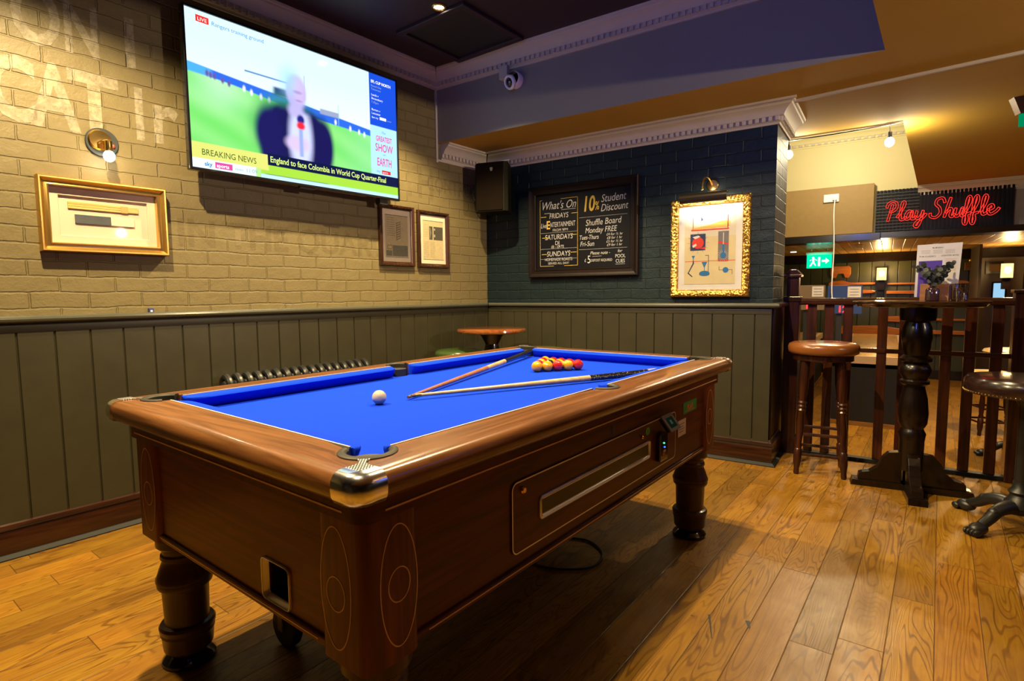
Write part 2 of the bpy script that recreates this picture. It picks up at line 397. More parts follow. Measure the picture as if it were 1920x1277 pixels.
# ---- cornices (profile: out from wall, z) with dentils
def cprof(top): return [(0,top-.125),(.012,top-.125),(.014,top-.112),(.026,top-.108),(.028,top-.082),(.040,top-.078),(.046,top-.066),(.056,top-.050),(.074,top-.034),(.090,top-.026),(.094,top-.016),(.104,top-.012),(.108,top),(0,top)]
def dentils(name,x0,x1,top,loc,rz,step=.040,parent=None,outm=1):
    bm=new(); x=x0
    while x+step*.55<x1:
        box(bm,x,x+step*.55,-.042,-.026,top-.106,top-.080); x+=step
    o=obj(name,bm,M['cornice'],smooth=0,loc=loc,rz=rz); return struct(o)
moulding('trim_15',M['cornice'],cprof(ZC),-6.9,-BM,(0,0,0),LRZ,0,1.0)
dentils('trim_16',-6.8,-BM-.06,ZC,(0,0,0),LRZ)
moulding('trim_17',M['cornice'],cprof(ZC),-.06,2.93,(0,-BM,0),0,-1,0)
dentils('trim_18',.02,2.9,ZC,(0,-BM,0),0)
moulding('trim_19',M['cornice'],cprof(ZL),0,CW,(0,0,0),0,-1,-1)
dentils('trim_20',.05,CW+.02,ZL,(0,0,0),0)
bm=new(); cp=cprof(ZL); loft(bm,[[(CW+o,-o,z) for o,z in cp],[(CW+o,.47,z) for o,z in cp]],True,False,caps=True)
y=.0
while y<.44: box(bm,CW+.026,CW+.042,y,y+.022,ZL-.106,ZL-.080); y+=.040
struct(obj('trim_21',bm,M['cornice'],smooth=30))
moulding('trim_22',M['cornice'],cprof(ZL),-BM+.03,0,(0,0,0),LRZ,0,1.0)
dentils('trim_23',-BM+.05,-.06,ZL,(0,0,0),LRZ)
moulding('trim_24',M['cornice'],[(0,ZL-.14),(.012,ZL-.14),(.016,ZL-.125),(0,ZL-.125)],-BM-.02,0,(0,0,0),LRZ)
# cornice of the far recess and of the far right low ceiling
moulding('trim_25',M['yellow'],cprof(3.10),-.7,3.21,(0,4.1,0),0)
dentils('trim_26',1.4,3.2,3.10,(0,4.1,0),0,.07)
moulding('trim_27',M['cornice'],cprof(ZL),3.215,XR,(0,4.1,0),0)
dentils('trim_28',3.25,4.6,ZL,(0,4.1,0),0,.07)
# thin white moulding crossing the low ceiling from the column
bm=new(); loft(bm,[[(x,y_-.012,ZL),(x,y_-.010,ZL-.016),(x,y_+.010,ZL-.016),(x,y_+.012,ZL)] for x,y_ in ((CW+.1,-.03),(4.9,-.33))],True,False,caps=True); struct(obj('trim_29',bm,M['cornice'],smooth=0))
bm=new(); loft(bm,[[(x,y_-.008,ZL),(x,y_-.007,ZL-.014),(x,y_+.007,ZL-.014),(x,y_+.008,ZL)] for x,y_ in ((.02,-.125),(CW+.12,-.125))],True,False,caps=True); struct(obj('trim_30',bm,M['cornice'],smooth=0))
# white conduit down the corner of the beam
bm=new(); box(bm,-BM-.022,-BM-.004,-.014,0,ZL-.15,ZC-.12); cd=obj('trim_31',bm,M['cornice'],smooth=0,rz=LRZ,bevel=.002,loc=(0,0,0)); struct(cd)
# ---- faded lettering painted on the brick
def wall_text(name,mat,items,y):
    bm=new()
    for s,x,z,size,sx,off in items: text(bm,s,x,z,size,y,sx=sx,off=off)
    return struct(obj(name,bm,mat,smooth=0,rz=LRZ,loc=(0,0,0)))
wall_text('trim_32',M['paint_light'],[('D',-3.33,2.33,.34,.62,.010),('O',-3.14,2.33,.36,.62,.010),('N',-2.955,2.335,.33,.58,.010),('I',-2.715,2.335,.33,.8,.010),('C',-3.235,1.975,.385,.62,.012),('A',-3.085,1.970,.40,.62,.012),('T',-2.945,1.985,.38,.85,.012),('I',-2.69,1.985,.36,.7,.008),('r',-2.61,1.985,.40,.8,.008)],-.0016)
wall_text('trim_33',M['paint_dark'],[('IN THE QUART',-2.52,1.455,.205,1.0,.006),('TH',-.95,1.93,.33,.75,.008),('CONTROL',-.70,1.99,.165,.72,.003)],-.0016)
# ================================================================= POOL TABLE
TX,TY,TH=1.6682,-2.2806,-.0666
ZB=.812; ZT=.859
cA,cB=.509,.965      # inner edge of the timber rails
oA,oB=.632,1.088     # outer edge
M['railwood']=wood('walnut rail',(0.1890,0.0735,0.0238),(0.0840,0.0280,0.0070),'u',.27,.35,1.0,1.0)
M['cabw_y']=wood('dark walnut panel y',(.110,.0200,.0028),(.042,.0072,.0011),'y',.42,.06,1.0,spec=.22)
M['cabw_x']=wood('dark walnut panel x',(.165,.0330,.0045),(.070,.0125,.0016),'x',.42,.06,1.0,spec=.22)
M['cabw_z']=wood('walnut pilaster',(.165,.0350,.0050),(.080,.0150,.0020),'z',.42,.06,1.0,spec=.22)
M['leg']=wood('brown moulded leg',(.075,.030,.009),(.048,.018,.005),'z',.38,.1,1.0)
M['inlay']=flat('pale inlay line',(.60,.34,.14),.4)
M['cloth']=flat('blue cloth',(.0045,.034,.56),.95,var=.05,scale=60,bump=.0003,bscale=900,spec=.04,sheen=0.0)
M['wline']=flat('white edging strip',(0.4340,0.4200,0.3850),.4)
pt=thing('pool_table','blue-clothed pool table with walnut rails, chrome corners and turned legs','pool table',(TX,TY,0),TH)
rc=.040
def inner_outer():
    """closed list of (inner point, outer point, outward normal) round the table, counter-clockwise from the right side"""
    out=[]
    r=.066
    def seg(n,P0,P1,O0,O1,nr):
        for i in range(n):
            t=i/n; out.append((P0.lerp(P1,t),O0.lerp(O1,t),nr))
    V=Vector
    for q in range(4):
        # quadrant rotation: side 0 = +u side (v from -B to +B), 1=+v side, 2=-u, 3=-v
        a,b=(cA,cB) if q%2==0 else (cB,cA); oa,ob=(oA,oB) if q%2==0 else (oB,oA)
        R=Matrix.Rotation(q*PI/2,2)
        def T(x,y): return R@V((x,y))
        nr=R@V((1,0)); bite=.058
        s0=-b+bite; s1=b-bite
        if q%2==0:
            mr=.052
            seg(6,T(a,s0),T(a,-mr),T(oa,s0),T(oa,-mr),nr)
            for i in range(12):
                t=-90+180*i/12; x=a+.012+ .040*math.cos(math.radians(t)); y=mr*math.sin(math.radians(t))
                out.append((T(x,y),T(oa,y),nr))
            seg(6,T(a,mr),T(a,s1),T(oa,mr),T(oa,s1),nr)
        else: seg(10,T(a,s0),T(a,s1),T(oa,s0),T(oa,s1),nr)
        # corner: arc round pocket centre (a-.004,b-.004), outer rounded corner
        c=V((a-.002,b-.002)); rr=.0555
        n=18
        for i in range(n):
            t=i/n; an=math.radians(-75+240*t); 
            ip=T(c.x+rr*math.cos(an)+0.0,c.y+rr*math.sin(an))
            # outer: straight then arc then straight
            if t<.25: o=V((oa,s1+(ob-rc-s1)*t/.25)); nn=V((1,0))
            elif t<.75:
                k=math.radians(90*(t-.25)/.5); o=V((oa-rc+rc*math.cos(k),ob-rc+rc*math.sin(k))); nn=V((math.cos(k),math.sin(k)))
            else: o=V((oa-rc-(oa-rc-(a-bite))*(t-.75)/.25,ob)); nn=V((0,1))
            out.append((ip,R@o,R@nn))
    return out
IO=inner_outer()
def railprof(O,n,off=0,zs=0):
    P=[(.062,.800),(.020,.800),(.008,.804),(.0015,.814),(0,.828),(.0015,.842),(.008,.852),(.018,.8575),(.034,ZT)]
    return [(O.x-n.x*(d-off),O.y-n.y*(d-off),z+(off if z>.83 else -off if z<.81 else 0)) for d,z in P]
bm=new(); uv=bm.loops.layers.uv.new('UVMap')
rings=[];L=[];acc=0
for i,(I,O,n) in enumerate(IO):
    if i: acc+=(O-IO[i-1][1]).length
    L.append(acc); rings.append([(I.x,I.y,.795)]+railprof(O,n)+[(I.x,I.y,ZT)])
R=[[bm.verts.new(p) for p in r] for r in rings]; m=len(R); k=len(R[0])
vv=[0,.01,.05,.06,.07,.085,.1,.11,.12,.135,.23]
for a in range(m):
    b=(a+1)%m; la=L[a]; lb=L[b] if b else L[a]+.01
    for j in range(k-1):
        f=bm.faces.new((R[a][j],R[b][j],R[b][j+1],R[a][j+1]))
        side=int(4*a/m)
        for lp,(uu,v_) in zip(f.loops,((la,vv[j]),(lb,vv[j]),(lb,vv[j+1]),(la,vv[j+1]))): lp[uv].uv=(uu+.0,v_+side*1.7)
    f=bm.faces.new((R[a][k-1],R[b][k-1],R[b][0],R[a][0]))
plab(obj('rail',bm,M['railwood'],pt,smooth=40),'lighter walnut top rail with rounded edge')
# bed
bite=lambda cx,cy,r,a0,a1,n=12:[(cx+r*math.cos(math.radians(a0+(a1-a0)*i/n)),cy+r*math.sin(math.radians(a0+(a1-a0)*i/n))) for i in range(n+1)]
px,py=cA-.002,cB-.002; pr=.047
poly=[]
poly+=bite(px,-py,pr,180+20,90-20)            # near right corner
poly+=bite(cA+.012,0,.045,250,110)
poly+=bite(px,py,pr,290,160)
poly+=bite(-px,py,pr,20,-110)
poly+=bite(-cA-.012,0,.045,70,-70)
poly+=bite(-px,-py,pr,110,-20)
bm=new(); prism(bm,poly,ZB-.03,ZB,'z'); obj('cloth_bed',bm,M['cloth'],pt,smooth=0)
# cushions
def cushion(p0,p1,inward,r0,r1):
    """p0,p1 on rail line; inward unit; r0,r1 length of jaw curve at each end"""
    bm=new(); P0=Vector(p0);P1=Vector(p1);D=(P1-P0);Ln=D.length;D.normalize();Iv=Vector(inward); rings=[]
    st=[0]+[x for x in (.004,.010,.018,.028,.040,.055,.07)]
    ts=st+[Ln*.3,Ln*.5,Ln*.7]+[Ln-x for x in reversed(st)]
    for t in ts:
        w_=.050
        e0=min(1,t/max(r0,1e-4)); e1=min(1,(Ln-t)/max(r1,1e-4))
        f=min(math.sqrt(max(0,1-(1-e0)**2)),math.sqrt(max(0,1-(1-e1)**2)))
        ww=.012+(w_-.012)*f
        b=P0+D*t
        rings.append([ (b+Iv*q).to_tuple()+(z,) for q,z in ((0,ZB-.005),(ww*.46,ZB-.0),(ww*.72,ZB+.018),(ww*.98,ZB+.034),(ww,ZB+.037),(ww*.95,ZB+.041),(ww*.4,ZT-.002),(0,ZT-.001))])
    loft(bm,rings,True,False,caps=True)
    return obj('cushion',bm,M['cloth'],pt,smooth=50)
g=.056; gm=.050
cushion((cA,-cB+g),(cA,-gm),(-1,0),.06,.03); cushion((cA,gm),(cA,cB-g),(-1,0),.03,.06)
cushion((-cA,-cB+g),(-cA,-gm),(1,0),.06,.03); cushion((-cA,gm),(-cA,cB-g),(1,0),.03,.06)
cushion((-cA+g,-cB),(cA-g,-cB),(0,1),.06,.06); cushion((-cA+g,cB),(cA-g,cB),(0,-1),.06,.06)
for x0,x1,y0,y1 in ((cA-.0035,cA+.0005,-cB+.06,-.054),(cA-.0035,cA+.0005,.054,cB-.06),(-cA-.0005,-cA+.0035,-cB+.06,-.054),(-cA-.0005,-cA+.0035,.054,cB-.06),(-cA+.06,cA-.06,-cB-.0005,-cB+.0035),(-cA+.06,cA-.06,cB-.0035,cB+.0005)):
    bm=new(); box(bm,x0,x1,y0,y1,ZT-.004,ZT+.0012); plab(obj('edging_strip',bm,M['wline'],pt,smooth=0),'white line between cloth and timber')
# pockets: dark cup + rubber liner
def pocket(cx,cy,r,a0,a1,open_dir):
    bm=new(); lathe(bm,[(r-.003,ZB+.03),(r-.003,.70),(.02,.69)],28,Matrix.Translation((cx,cy,0)),cap=True)
    # keep only as open cup: half sized lip stays under the rail
    cup=obj('pocket',bm,M['black'],pt,recalc=False)
    bm=new(); n=22; rings=[]
    for i in range(n+1):
        a=math.radians(a0+(a1-a0)*i/n); c,s=math.cos(a),math.sin(a)
        rings.append([(cx+c*q,cy+s*q,z) for q,z in ((r-.004,ZB-.02),(r-.004,ZT),(r-.001,ZT+.0035),(r+.003,ZT+.005),(r+.010,ZT+.005),(r+.0145,ZT+.002),(r+.0145,ZT-.002),(r+.005,ZB-.02))])
    loft(bm,rings,True,False,caps=True)
    plab(obj('pocket_liner',bm,M['rubber'],cup),'grey-brown rubber pocket surround'); 
    return cup
for sx,sy in ((1,1),(1,-1),(-1,1),(-1,-1)):
    base=math.degrees(math.atan2(sy,sx))
    pocket(sx*px,sy*py,.046,base-112,base+112,None)
for sx in (1,-1): pocket(sx*(cA+.012),0,.040,(0 if sx>0 else 180)-92,(0 if sx>0 else 180)+92,None)
# chrome corners
def textured_chrome():
    s=N('patterned chrome'); v=s.coord(rot=(0,0,PI/4)); 
    b=s.n('TexBrick',{'Vector':v,'Scale':1.0,'Mortar Size':.0012,'Brick Width':.0085,'Row Height':.005,'Mortar Smooth':.2})
    return s.pbr(col=s.mix(b.outputs[1],(.9,.9,.92),(.10,.10,.10)),metal=1.0,rough=.35,nrm=s.bump(s.math('SUBTRACT',1.0,b.outputs[1]),.8,.0015))
M['chrometex']=textured_chrome()
nq=len(IO)//4
for q in range(4):
    a=90*q
    R=Matrix.Rotation(q*PI/2,3,'Z')
    oa,ob=(oA,oB) if q%2==0 else (oB,oA); ia,ib=(cA,cB) if q%2==0 else (cB,cA)
    st=[(Vector((oa,ob-rc-.030)),Vector((1,0))),(Vector((oa,ob-rc-.014)),Vector((1,0)))]
    for i in range(9):
        k=math.radians(90*i/8); st.append((Vector((oa-rc+rc*math.cos(k),ob-rc+rc*math.sin(k))),Vector((math.cos(k),math.sin(k)))))
    st+=[(Vector((oa-rc-.014,ob)),Vector((0,1))),(Vector((oa-rc-.030,ob)),Vector((0,1)))]
    bm=new(); rings=[]
    for O,n in st:
        pr_=[p for p in railprof(O,n,.0025)]
        rings.append(pr_[1:]+[(O.x-n.x*.034,O.y-n.y*.034,ZT-.003),(O.x-n.x*.02,O.y-n.y*.02,.805)])
    loft(bm,rings,True,False,caps=True)
    for v in bm.verts: v.co=R@v.co
    cc=plab(obj('corner_cap',bm,M['chrome'],pt,smooth=50),'chrome corner cap')
    # flared top plate from liner to cap
    c=Vector((ia-.002,ib-.002)); d=Vector((1,1)).normalized(); e=Vector((-1,1)).normalized()
    left=[];right=[]
    tipL=Vector((oa-rc-.028,ob-.030)); tipR=Vector((oa-.030,ob-rc-.028))
    base=c+d*.058
    for i in range(7):
        t=i/6; wd=.016+(.0)*t
        pL=(base+e*.013).lerp(tipL,t)-(e*(.012*math.sin(PI*t)))
        pR=(base-e*.013).lerp(tipR,t)+(e*(.012*math.sin(PI*t)))
        left.append(pL);right.append(pR)
    corner=Vector((oa-.030,ob-.030))
    poly=[p.to_tuple() for p in right]+[corner.to_tuple()]+[p.to_tuple() for p in reversed(left)]
    bm=new(); prism(bm,poly,ZT-.004,ZT+.003,'z')
    for v in bm.verts: v.co=R@v.co
    plab(obj('corner_plate',bm,M['chrometex'],cc,smooth=0,bevel=.001),'pierced chrome plate')
# frieze under the rail
def ring_box(bm,a,b,th_,z0,z1,r=.03):
    out=[(x,y) for x,y in rrect(-a,a,-b,b,r,6)]; inn=[(x,y) for x,y in rrect(-a+th_,a-th_,-b+th_,b-th_,max(r-th_,.004),6)]
    n=len(out)
    V=[[bm.verts.new(p+(z,)) for p in o] for o,z in ((out,z0),(out,z1),(inn,z1),(inn,z0))]
    for A,B in zip(V,V[1:]+V[:1]):
        for i in range(n): bm.faces.new((A[i],A[(i+1)%n],B[(i+1)%n],B[i]))
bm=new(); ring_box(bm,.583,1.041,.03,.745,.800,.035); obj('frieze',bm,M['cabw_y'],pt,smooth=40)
# cabinet panels (recessed)
pa,pb=.556,1.016
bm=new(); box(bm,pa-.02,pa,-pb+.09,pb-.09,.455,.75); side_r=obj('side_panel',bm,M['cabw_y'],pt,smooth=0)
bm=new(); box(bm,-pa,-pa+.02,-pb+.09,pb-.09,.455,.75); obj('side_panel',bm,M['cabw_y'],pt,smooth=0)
bm=new(); 
# front panel with the cue-ball opening
fx0,fx1,fz0,fz1=.170,.282,.467,.562
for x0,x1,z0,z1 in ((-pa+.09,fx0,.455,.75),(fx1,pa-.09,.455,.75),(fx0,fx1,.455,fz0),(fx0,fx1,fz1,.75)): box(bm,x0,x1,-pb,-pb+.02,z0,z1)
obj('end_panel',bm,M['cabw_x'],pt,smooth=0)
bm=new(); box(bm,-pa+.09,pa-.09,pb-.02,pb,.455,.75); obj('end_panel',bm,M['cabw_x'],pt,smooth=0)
bm=new(); box(bm,-.54,.54,-1.0,1.0,.455,.47); obj('cabinet_base',bm,M['black'],pt,smooth=0)
# bottom mouldings
for (x0,x1,y0,y1,mm) in ((pa-.02,pa+.008,-pb+.1,pb-.1,'cabw_y'),(-pa-.008,-pa+.02,-pb+.1,pb-.1,'cabw_y'),(-pa+.1,pa-.1,-pb-.008,-pb+.02,'cabw_x'),(-pa+.1,pa-.1,pb-.02,pb+.008,'cabw_x')):
    bm=new(); box(bm,x0,x1,y0,y1,.440,.460); obj('bottom_moulding',bm,M[mm],pt,smooth=0,bevel=.004)
# pilasters with oval inlay
def inlay_loop(bm,pts,wd=.0026,proud=.0006,closed=True):
    """pts in 2-D (h,z) -> thin ribbon; returns via callable mapping"""
    n=len(pts); o=[]
    for i,p in enumerate(pts):
        a=Vector(pts[(i-1)%n] if (closed or i) else p); b=Vector(pts[(i+1)%n] if (closed or i<n-1) else p)
        t=(b-a).normalized(); nn=Vector((-t.y,t.x)); o.append((Vector(p)+nn*wd/2,Vector(p)-nn*wd/2))
    V=[(bm.verts.new((a.x,0,a.y)),bm.verts.new((b.x,0,b.y))) for a,b in o]
    for i in range(n if closed else n-1):
        j=(i+1)%n; bm.faces.new((V[i][0],V[j][0],V[j][1],V[i][1]))
PA,PB=.570,1.030
for sx in (1,-1):
    for sy in (1,-1):
        bm=new()
        poly=rrect(PA-.155,PA,PB-.145,PB,.026,6)
        prism(bm,[(x*sx,y*sy) for x,y in poly],.432,.746,'z')
        pil=obj('corner_pilaster',bm,M['cabw_z'],pt,smooth=40)
        # ovals on both faces
        bm=new(); inlay_loop(bm,circ(PA-.092,.590,.050,.128,48)); inlay_loop(bm,circ(PA-.092,.578,.030,.036,32))
        for v in bm.verts: v.co=Vector((v.co.x*sx,sy*(PB+.0006),v.co.z))
        plab(obj('oval_inlay',bm,M['inlay'],pil,smooth=0),'pale oval line inlay')
        bm=new(); inlay_loop(bm,circ(PB-.086,.590,.048,.128,48)); inlay_loop(bm,circ(PB-.086,.592,.028,.036,32))
        for v in bm.verts: v.co=Vector((sx*(PA+.0006),v.co.x*sy,v.co.z))
        plab(obj('oval_inlay',bm,M['inlay'],pil,smooth=0),'pale oval line inlay')
# straight inlay lines
bm=new()
for s in (1,-1):
    box(bm,s*.5825,s*.5845,-.985,.985,.7605,.7645) if s>0 else box(bm,-.5845,-.5825,-.985,.985,.7605,.7645)
    ys=sorted((s*1.0405,s*1.0425)); box(bm,-.525,.525,ys[0],ys[1],.7605,.7645)
    ys=sorted((s*(pb+.007),s*(pb+.009))); box(bm,-.43,.40,ys[0],ys[1],.4500,.4530)
    xs=sorted((s*(pa+.007),s*(pa+.009))); box(bm,xs[0],xs[1],-.86,.86,.4500,.4530)
plab(obj('line_inlay',bm,M['inlay'],pt,smooth=0),'thin pale inlay lines')
# legs
legp=[(.070,.440),(.076,.430),(.076,.395),(.070,.388),(.061,.380),(.060,.368),(.065,.362),(.066,.352),(.061,.346),(.062,.338),(.070,.318),(.077,.296),(.082,.286),(.082,.278),(.078,.274),(.080,.266),(.078,.258),(.070,.252),(.067,.240),(.064,.150),(.065,.138),(.076,.134),(.081,.126),(.080,.114),(.076,.108),(.078,.100),(.075,.094),(.071,.050),(.060,.040),(.055,.034)]
for sx in (1,-1):
    for sy in (1,-1):
        bm=new(); lathe(bm,legp[::-1],40,Matrix.Translation((sx*.484,sy*.94,0)))
        lg=obj('leg',bm,M['leg'],pt,smooth=30)
        bm=new(); lathe(bm,[(.070,0),(.077,.004),(.078,.014),(.070,.024),(.055,.036)],40,Matrix.Translation((sx*.484,sy*.94,0)))
        plab(obj('foot',bm,M['blackgloss'],lg),'black levelling foot')
# transport wheel under the near end
bm=new(); Mx=Matrix.Translation((-.285,-.71,.068))@Matrix.Rotation(PI/2,4,'X')
lathe(bm,[(.02,-.018),(.062,-.018),(.067,-.012),(.067,.012),(.062,.018),(.02,.018)],32,Mx); wh=obj('wheel',bm,M['black'],pt)
bm=new(); box(bm,-.300,-.270,-.738,-.732,.06,.455); box(bm,-.300,-.270,-.688,-.682,.06,.455); box(bm,-.330,-.240,-.75,-.67,.44,.455); plab(obj('wheel_bracket',bm,flat('zinc bracket',(.3,.24,.15),.4,.8),pt,smooth=0,bevel=.003),'metal wheel bracket')
# ball-return mouth: chrome frame and dark box
M['silver']=flat('satin silver plastic',(.68,.64,.58),.35,.6,var=.05)
def round_frame(bm,x0,x1,z0,z1,r,wd,dep,skew=0):
    rings=[]
    for ins,y in ((0,0),(0,-.004),(wd*.3,-.006),(wd*.8,-.005),(wd,-.001),(wd+.004,dep*.4),(wd+.006,dep)):
        rings.append([(x+skew*(z-z0),y,z) for x,z in rrect(x0+ins,x1-ins,z0+ins,z1-ins,max(r-ins*.6,.003),5)])
    loft(bm,rings,True,False)
ret=Matrix.Translation((0,-pb,0))
bm=new(); round_frame(bm,fx0-.004,fx1+.004,fz0-.004,fz1+.004,.014,.004,.010)
for v in bm.verts: v.co=ret@v.co
cf=plab(obj('ball_return',bm,M['silver'],pt,smooth=40,recalc=False),'silver-framed cue ball return opening')
bm=new()
for x0,x1,y0,y1,z0,z1 in ((fx0,fx1,-pb+.14,-pb+.15,fz0,fz1),(fx0-.005,fx0,-pb+.02,-pb+.15,fz0,fz1),(fx1,fx1+.005,-pb+.02,-pb+.15,fz0,fz1),(fx0,fx1,-pb+.02,-pb+.15,fz0-.005,fz0),(fx0,fx1,-pb+.02,-pb+.15,fz1,fz1+.005)): box(bm,x0,x1,y0,y1,z0,z1)
obj('return_chute',bm,M['black'],cf,smooth=0)
# side unit: panel edge line, window, lock, coin mech
SU=Matrix.Translation((pa,0,0))@Matrix.Rotation(PI/2,4,'Z')   # local x -> +v, -y -> +u
def on_side(bm):
    for v in bm.verts: v.co=SU@v.co
bm=new(); prism(bm,rrect(-.560,.548,.492,.688,.022,6),-.004,0,'y'); on_side(bm); dp=obj('door_panel',bm,M['cabw_y'],pt,smooth=0)
bm=new(); inlay_loop(bm,rrect(-.557,.545,.495,.685,.020,6),.0035)
for v in bm.verts: v.co.y=-.0046
on_side(bm); plab(obj('panel_trim',bm,M['silver'],dp,smooth=0),'fine silver edging')
bm=new(); rings=[]
for ins,y in ((0,-.004),(0,-.008),(.0025,-.009),(.005,-.007),(.007,-.005),(.009,-.008),(.011,-.005),(.013,-.0045)):
    rings.append([(x,y,z) for x,z in rrect(-.438,.292,.553,.620,max(.014-ins*.7,.003),5)] if ins==0 else [(x,y,z) for x,z in rrect(-.438+ins,.292-ins,.553+ins,.620-ins,max(.014-ins*.7,.003),5)])
loft(bm,rings,True,False); on_side(bm); wfr=plab(obj('window_frame',bm,M['silver'],dp,smooth=40,recalc=False),'silver rounded window frame')
bm=new(); prism(bm,rrect(-.426,.280,.565,.608,.006,4),-.0045,-.0042,'y'); on_side(bm); plab(obj('ball_window',bm,flat('smoked window',(.016,.011,.006),.22,spec=.3),wfr,smooth=0),'smoked ball viewing window')
bm=new(); lathe(bm,[(.010,0),(.010,.004),(.007,.008),(.0,.008)],20,Matrix.Translation((-.513,-.004,.660))@Matrix.Rotation(PI/2,4,'X')); on_side(bm); plab(obj('lock',bm,M['brass'],dp),'small brass lock')
bm=new(); lathe(bm,[(.007,0),(.007,.004),(.004,.007),(.0,.007)],16,Matrix.Translation((.222,-.004,.645))@Matrix.Rotation(PI/2,4,'X')); on_side(bm); plab(obj('lock',bm,M['brass'],dp),'small brass lock')
gr=flat('green sticker',(.06,.28,.03),.5); redm=flat('red print',(.65,.06,.02),.5)
bm=new(); ngon(bm,circ(.272,.657,.018,.015,20),-.0048); on_side(bm); plab(obj('round_sticker',bm,gr,dp,smooth=0),'round green sticker')
bm=new(); ngon(bm,circ(.272,.657,.006,.007,12),-.0050); on_side(bm); obj('sticker_mark',bm,flat('dark green',(.02,.12,.02),.5),dp,smooth=0)
# coin slot column and tilted payment screen
bm=new(); box(bm,.352,.425,-.022,-.004,.520,.625); on_side(bm); cs=plab(obj('coin_mechanism',bm,M['blackgloss'],dp,smooth=0,bevel=.004),'black coin mechanism')
for x,z,mm,c,st in ((.384,.590,'green led',(.05,1,.3),2.5),(.390,.573,'blue led',(.03,.1,1),4)):
    bm=new(); sphere(bm,(x,-.023,z),.0035,10,6); on_side(bm); plab(obj('indicator_light',bm,glow(mm,c,st),cs),mm)
bm=new(); box(bm,.378,.400,-.0235,-.022,.553,.562,0); box(bm,.372,.39,-.0235,-.022,.543,.549,1); on_side(bm); obj('button',bm,[flat('amber',(.5,.25,.05),.4),redm],cs,smooth=0)
T_=Matrix.Translation((.378,-.010,.684))@Matrix.Diagonal((.85,.85,.85,1))@Matrix.Rotation(math.radians(-38),4,'X')@Matrix.Rotation(math.radians(0),4,'Y')
bm=new(); box(bm,-.058,.058,-.036,-.028,-.078,.006,0,T_); box(bm,-.052,.052,-.028,-.012,-.072,.0,1,T_)
on_side(bm); ps=plab(obj('payment_terminal',bm,[flat('taupe plastic',(.11,.08,.055),.55),M['blackgloss']],dp,smooth=0,bevel=.002),'tilted grey payment terminal')
bm=new(); box(bm,-.036,.036,-.0368,-.036,-.062,-.012,0,T_); box(bm,-.012,.008,-.0372,-.0367,-.046,-.026,1,T_); on_side(bm); plab(obj('display',bm,[glow('dim screen',(.02,.04,.02),.2),glow('dim logo',(.1,.16,.13),.25)],ps,smooth=0),'dim green display')
bm=new(); box(bm,.40,.42,-.008,-.004,.50,.515); 
bm.free()
# stickers on side panel
bm=new(); prism(bm,rect(.585,.672,.565,.634),-.0012,0,'y',0); 
for i in range(4): prism(bm,rect(.595,.655-.012*(i%2),.615-i*.011,.618-i*.011),-.0016,-.0012,'y',1)
on_side(bm); plab(obj('notice_sticker',bm,[flat('cream paper',(.50,.38,.26),.6),flat('grey print',(.12,.09,.07),.6)],pt,smooth=0),'cream printed notice')
bm=new(); prism(bm,rect(.640,.800,.652,.702),-.0012,0,'y',0); text(bm,'PLAY',.720,.667,.030,-.0016,'CENTER',0,1,mi=1,off=.001); prism(bm,rect(.665,.775,.660,.662),-.0016,-.0012,'y',1)
on_side(bm); plab(obj('play_sticker',bm,[flat('dark green print',(.025,.16,.02),.5),redm],pt,smooth=0,recalc=False),'green sticker with red lettering')
# ---- balls on the cloth
def c2w(u,v,z=0):
    c,s=math.cos(TH),math.sin(TH); return Vector((TX+u*c-v*s,TY+u*s+v*c,z))
def ballmat(n,c):
    return flat(n,c,.08,var=.02,coat=1.0)
M['by']=ballmat('yellow ball',(0.5250,0.2310,0.0021)); M['br']=ballmat('red ball',(0.3500,0.0063,0.0063)); M['bk']=ballmat('black ball',(.006,.006,.006)); M['bw']=ballmat('cream cue ball',(0.4620,0.3920,0.3290))
bm=new(); sphere(bm,(0,0,0),.0240,40,24); o=obj('cue_ball',bm,M['bw'],loc=c2w(-.053,-.483,ZB+.0240),smooth=180); tag(o,'cream white cue ball alone on the blue cloth','ball')
BL={(0,0):('y','yellow ball at the near left tip of the racked triangle'),
(1,1):('y','second ball of the front row, yellow, in front of the black ball'),
(2,2):('r','red ball in the middle of the front row of the rack'),
(3,3):('y','yellow ball between the two red balls of the front row'),
(4,4):('r','red ball at the right end of the front row of the rack'),
(1,0):('r','red ball just behind the yellow ball at the near left tip of the rack'),
(2,1):('k','black ball hidden inside the rack behind the second front yellow'),
(3,2):('y','yellow ball showing behind the middle red ball of the front row'),
(4,3):('r','red ball showing behind the fourth, yellow, ball of the front row'),
(2,0):('y','middle yellow ball along the left side of the rack'),
(3,1):('y','yellow ball directly behind the black ball'),
(4,2):('r','red ball at the back of the rack behind the third-row yellow'),
(3,0):('r','red ball next to the far left yellow ball of the rack'),
(4,1):('r','red ball at the back edge of the rack, right of the far left yellow'),
(4,0):('y','yellow ball at the far left corner of the rack')}
a1=math.radians(53.5); a2=a1+PI/3; bd=.0510; sphm=None
protos={}
for (r_,i_),(c_,lab) in BL.items():
    # i steps along a1 per row on the right edge, the rest along a2
    u=-.060+bd*(i_*math.cos(a1)+(r_-i_)*math.cos(a2)); v=.434+bd*(i_*math.sin(a1)+(r_-i_)*math.sin(a2))
    nm={'y':'yellow_ball','r':'red_ball','k':'black_ball'}[c_]
    if c_ not in protos:
        bm=new(); sphere(bm,(0,0,0),.0254,36,22); o=obj(nm,bm,M['b'+c_],smooth=180); protos[c_]=o
    else:
        o=protos[c_].copy(); C.objects.link(o)
    o.location=c2w(u,v,ZB+.0254); o.name=nm; tag(o,lab,'ball','racked pool balls')
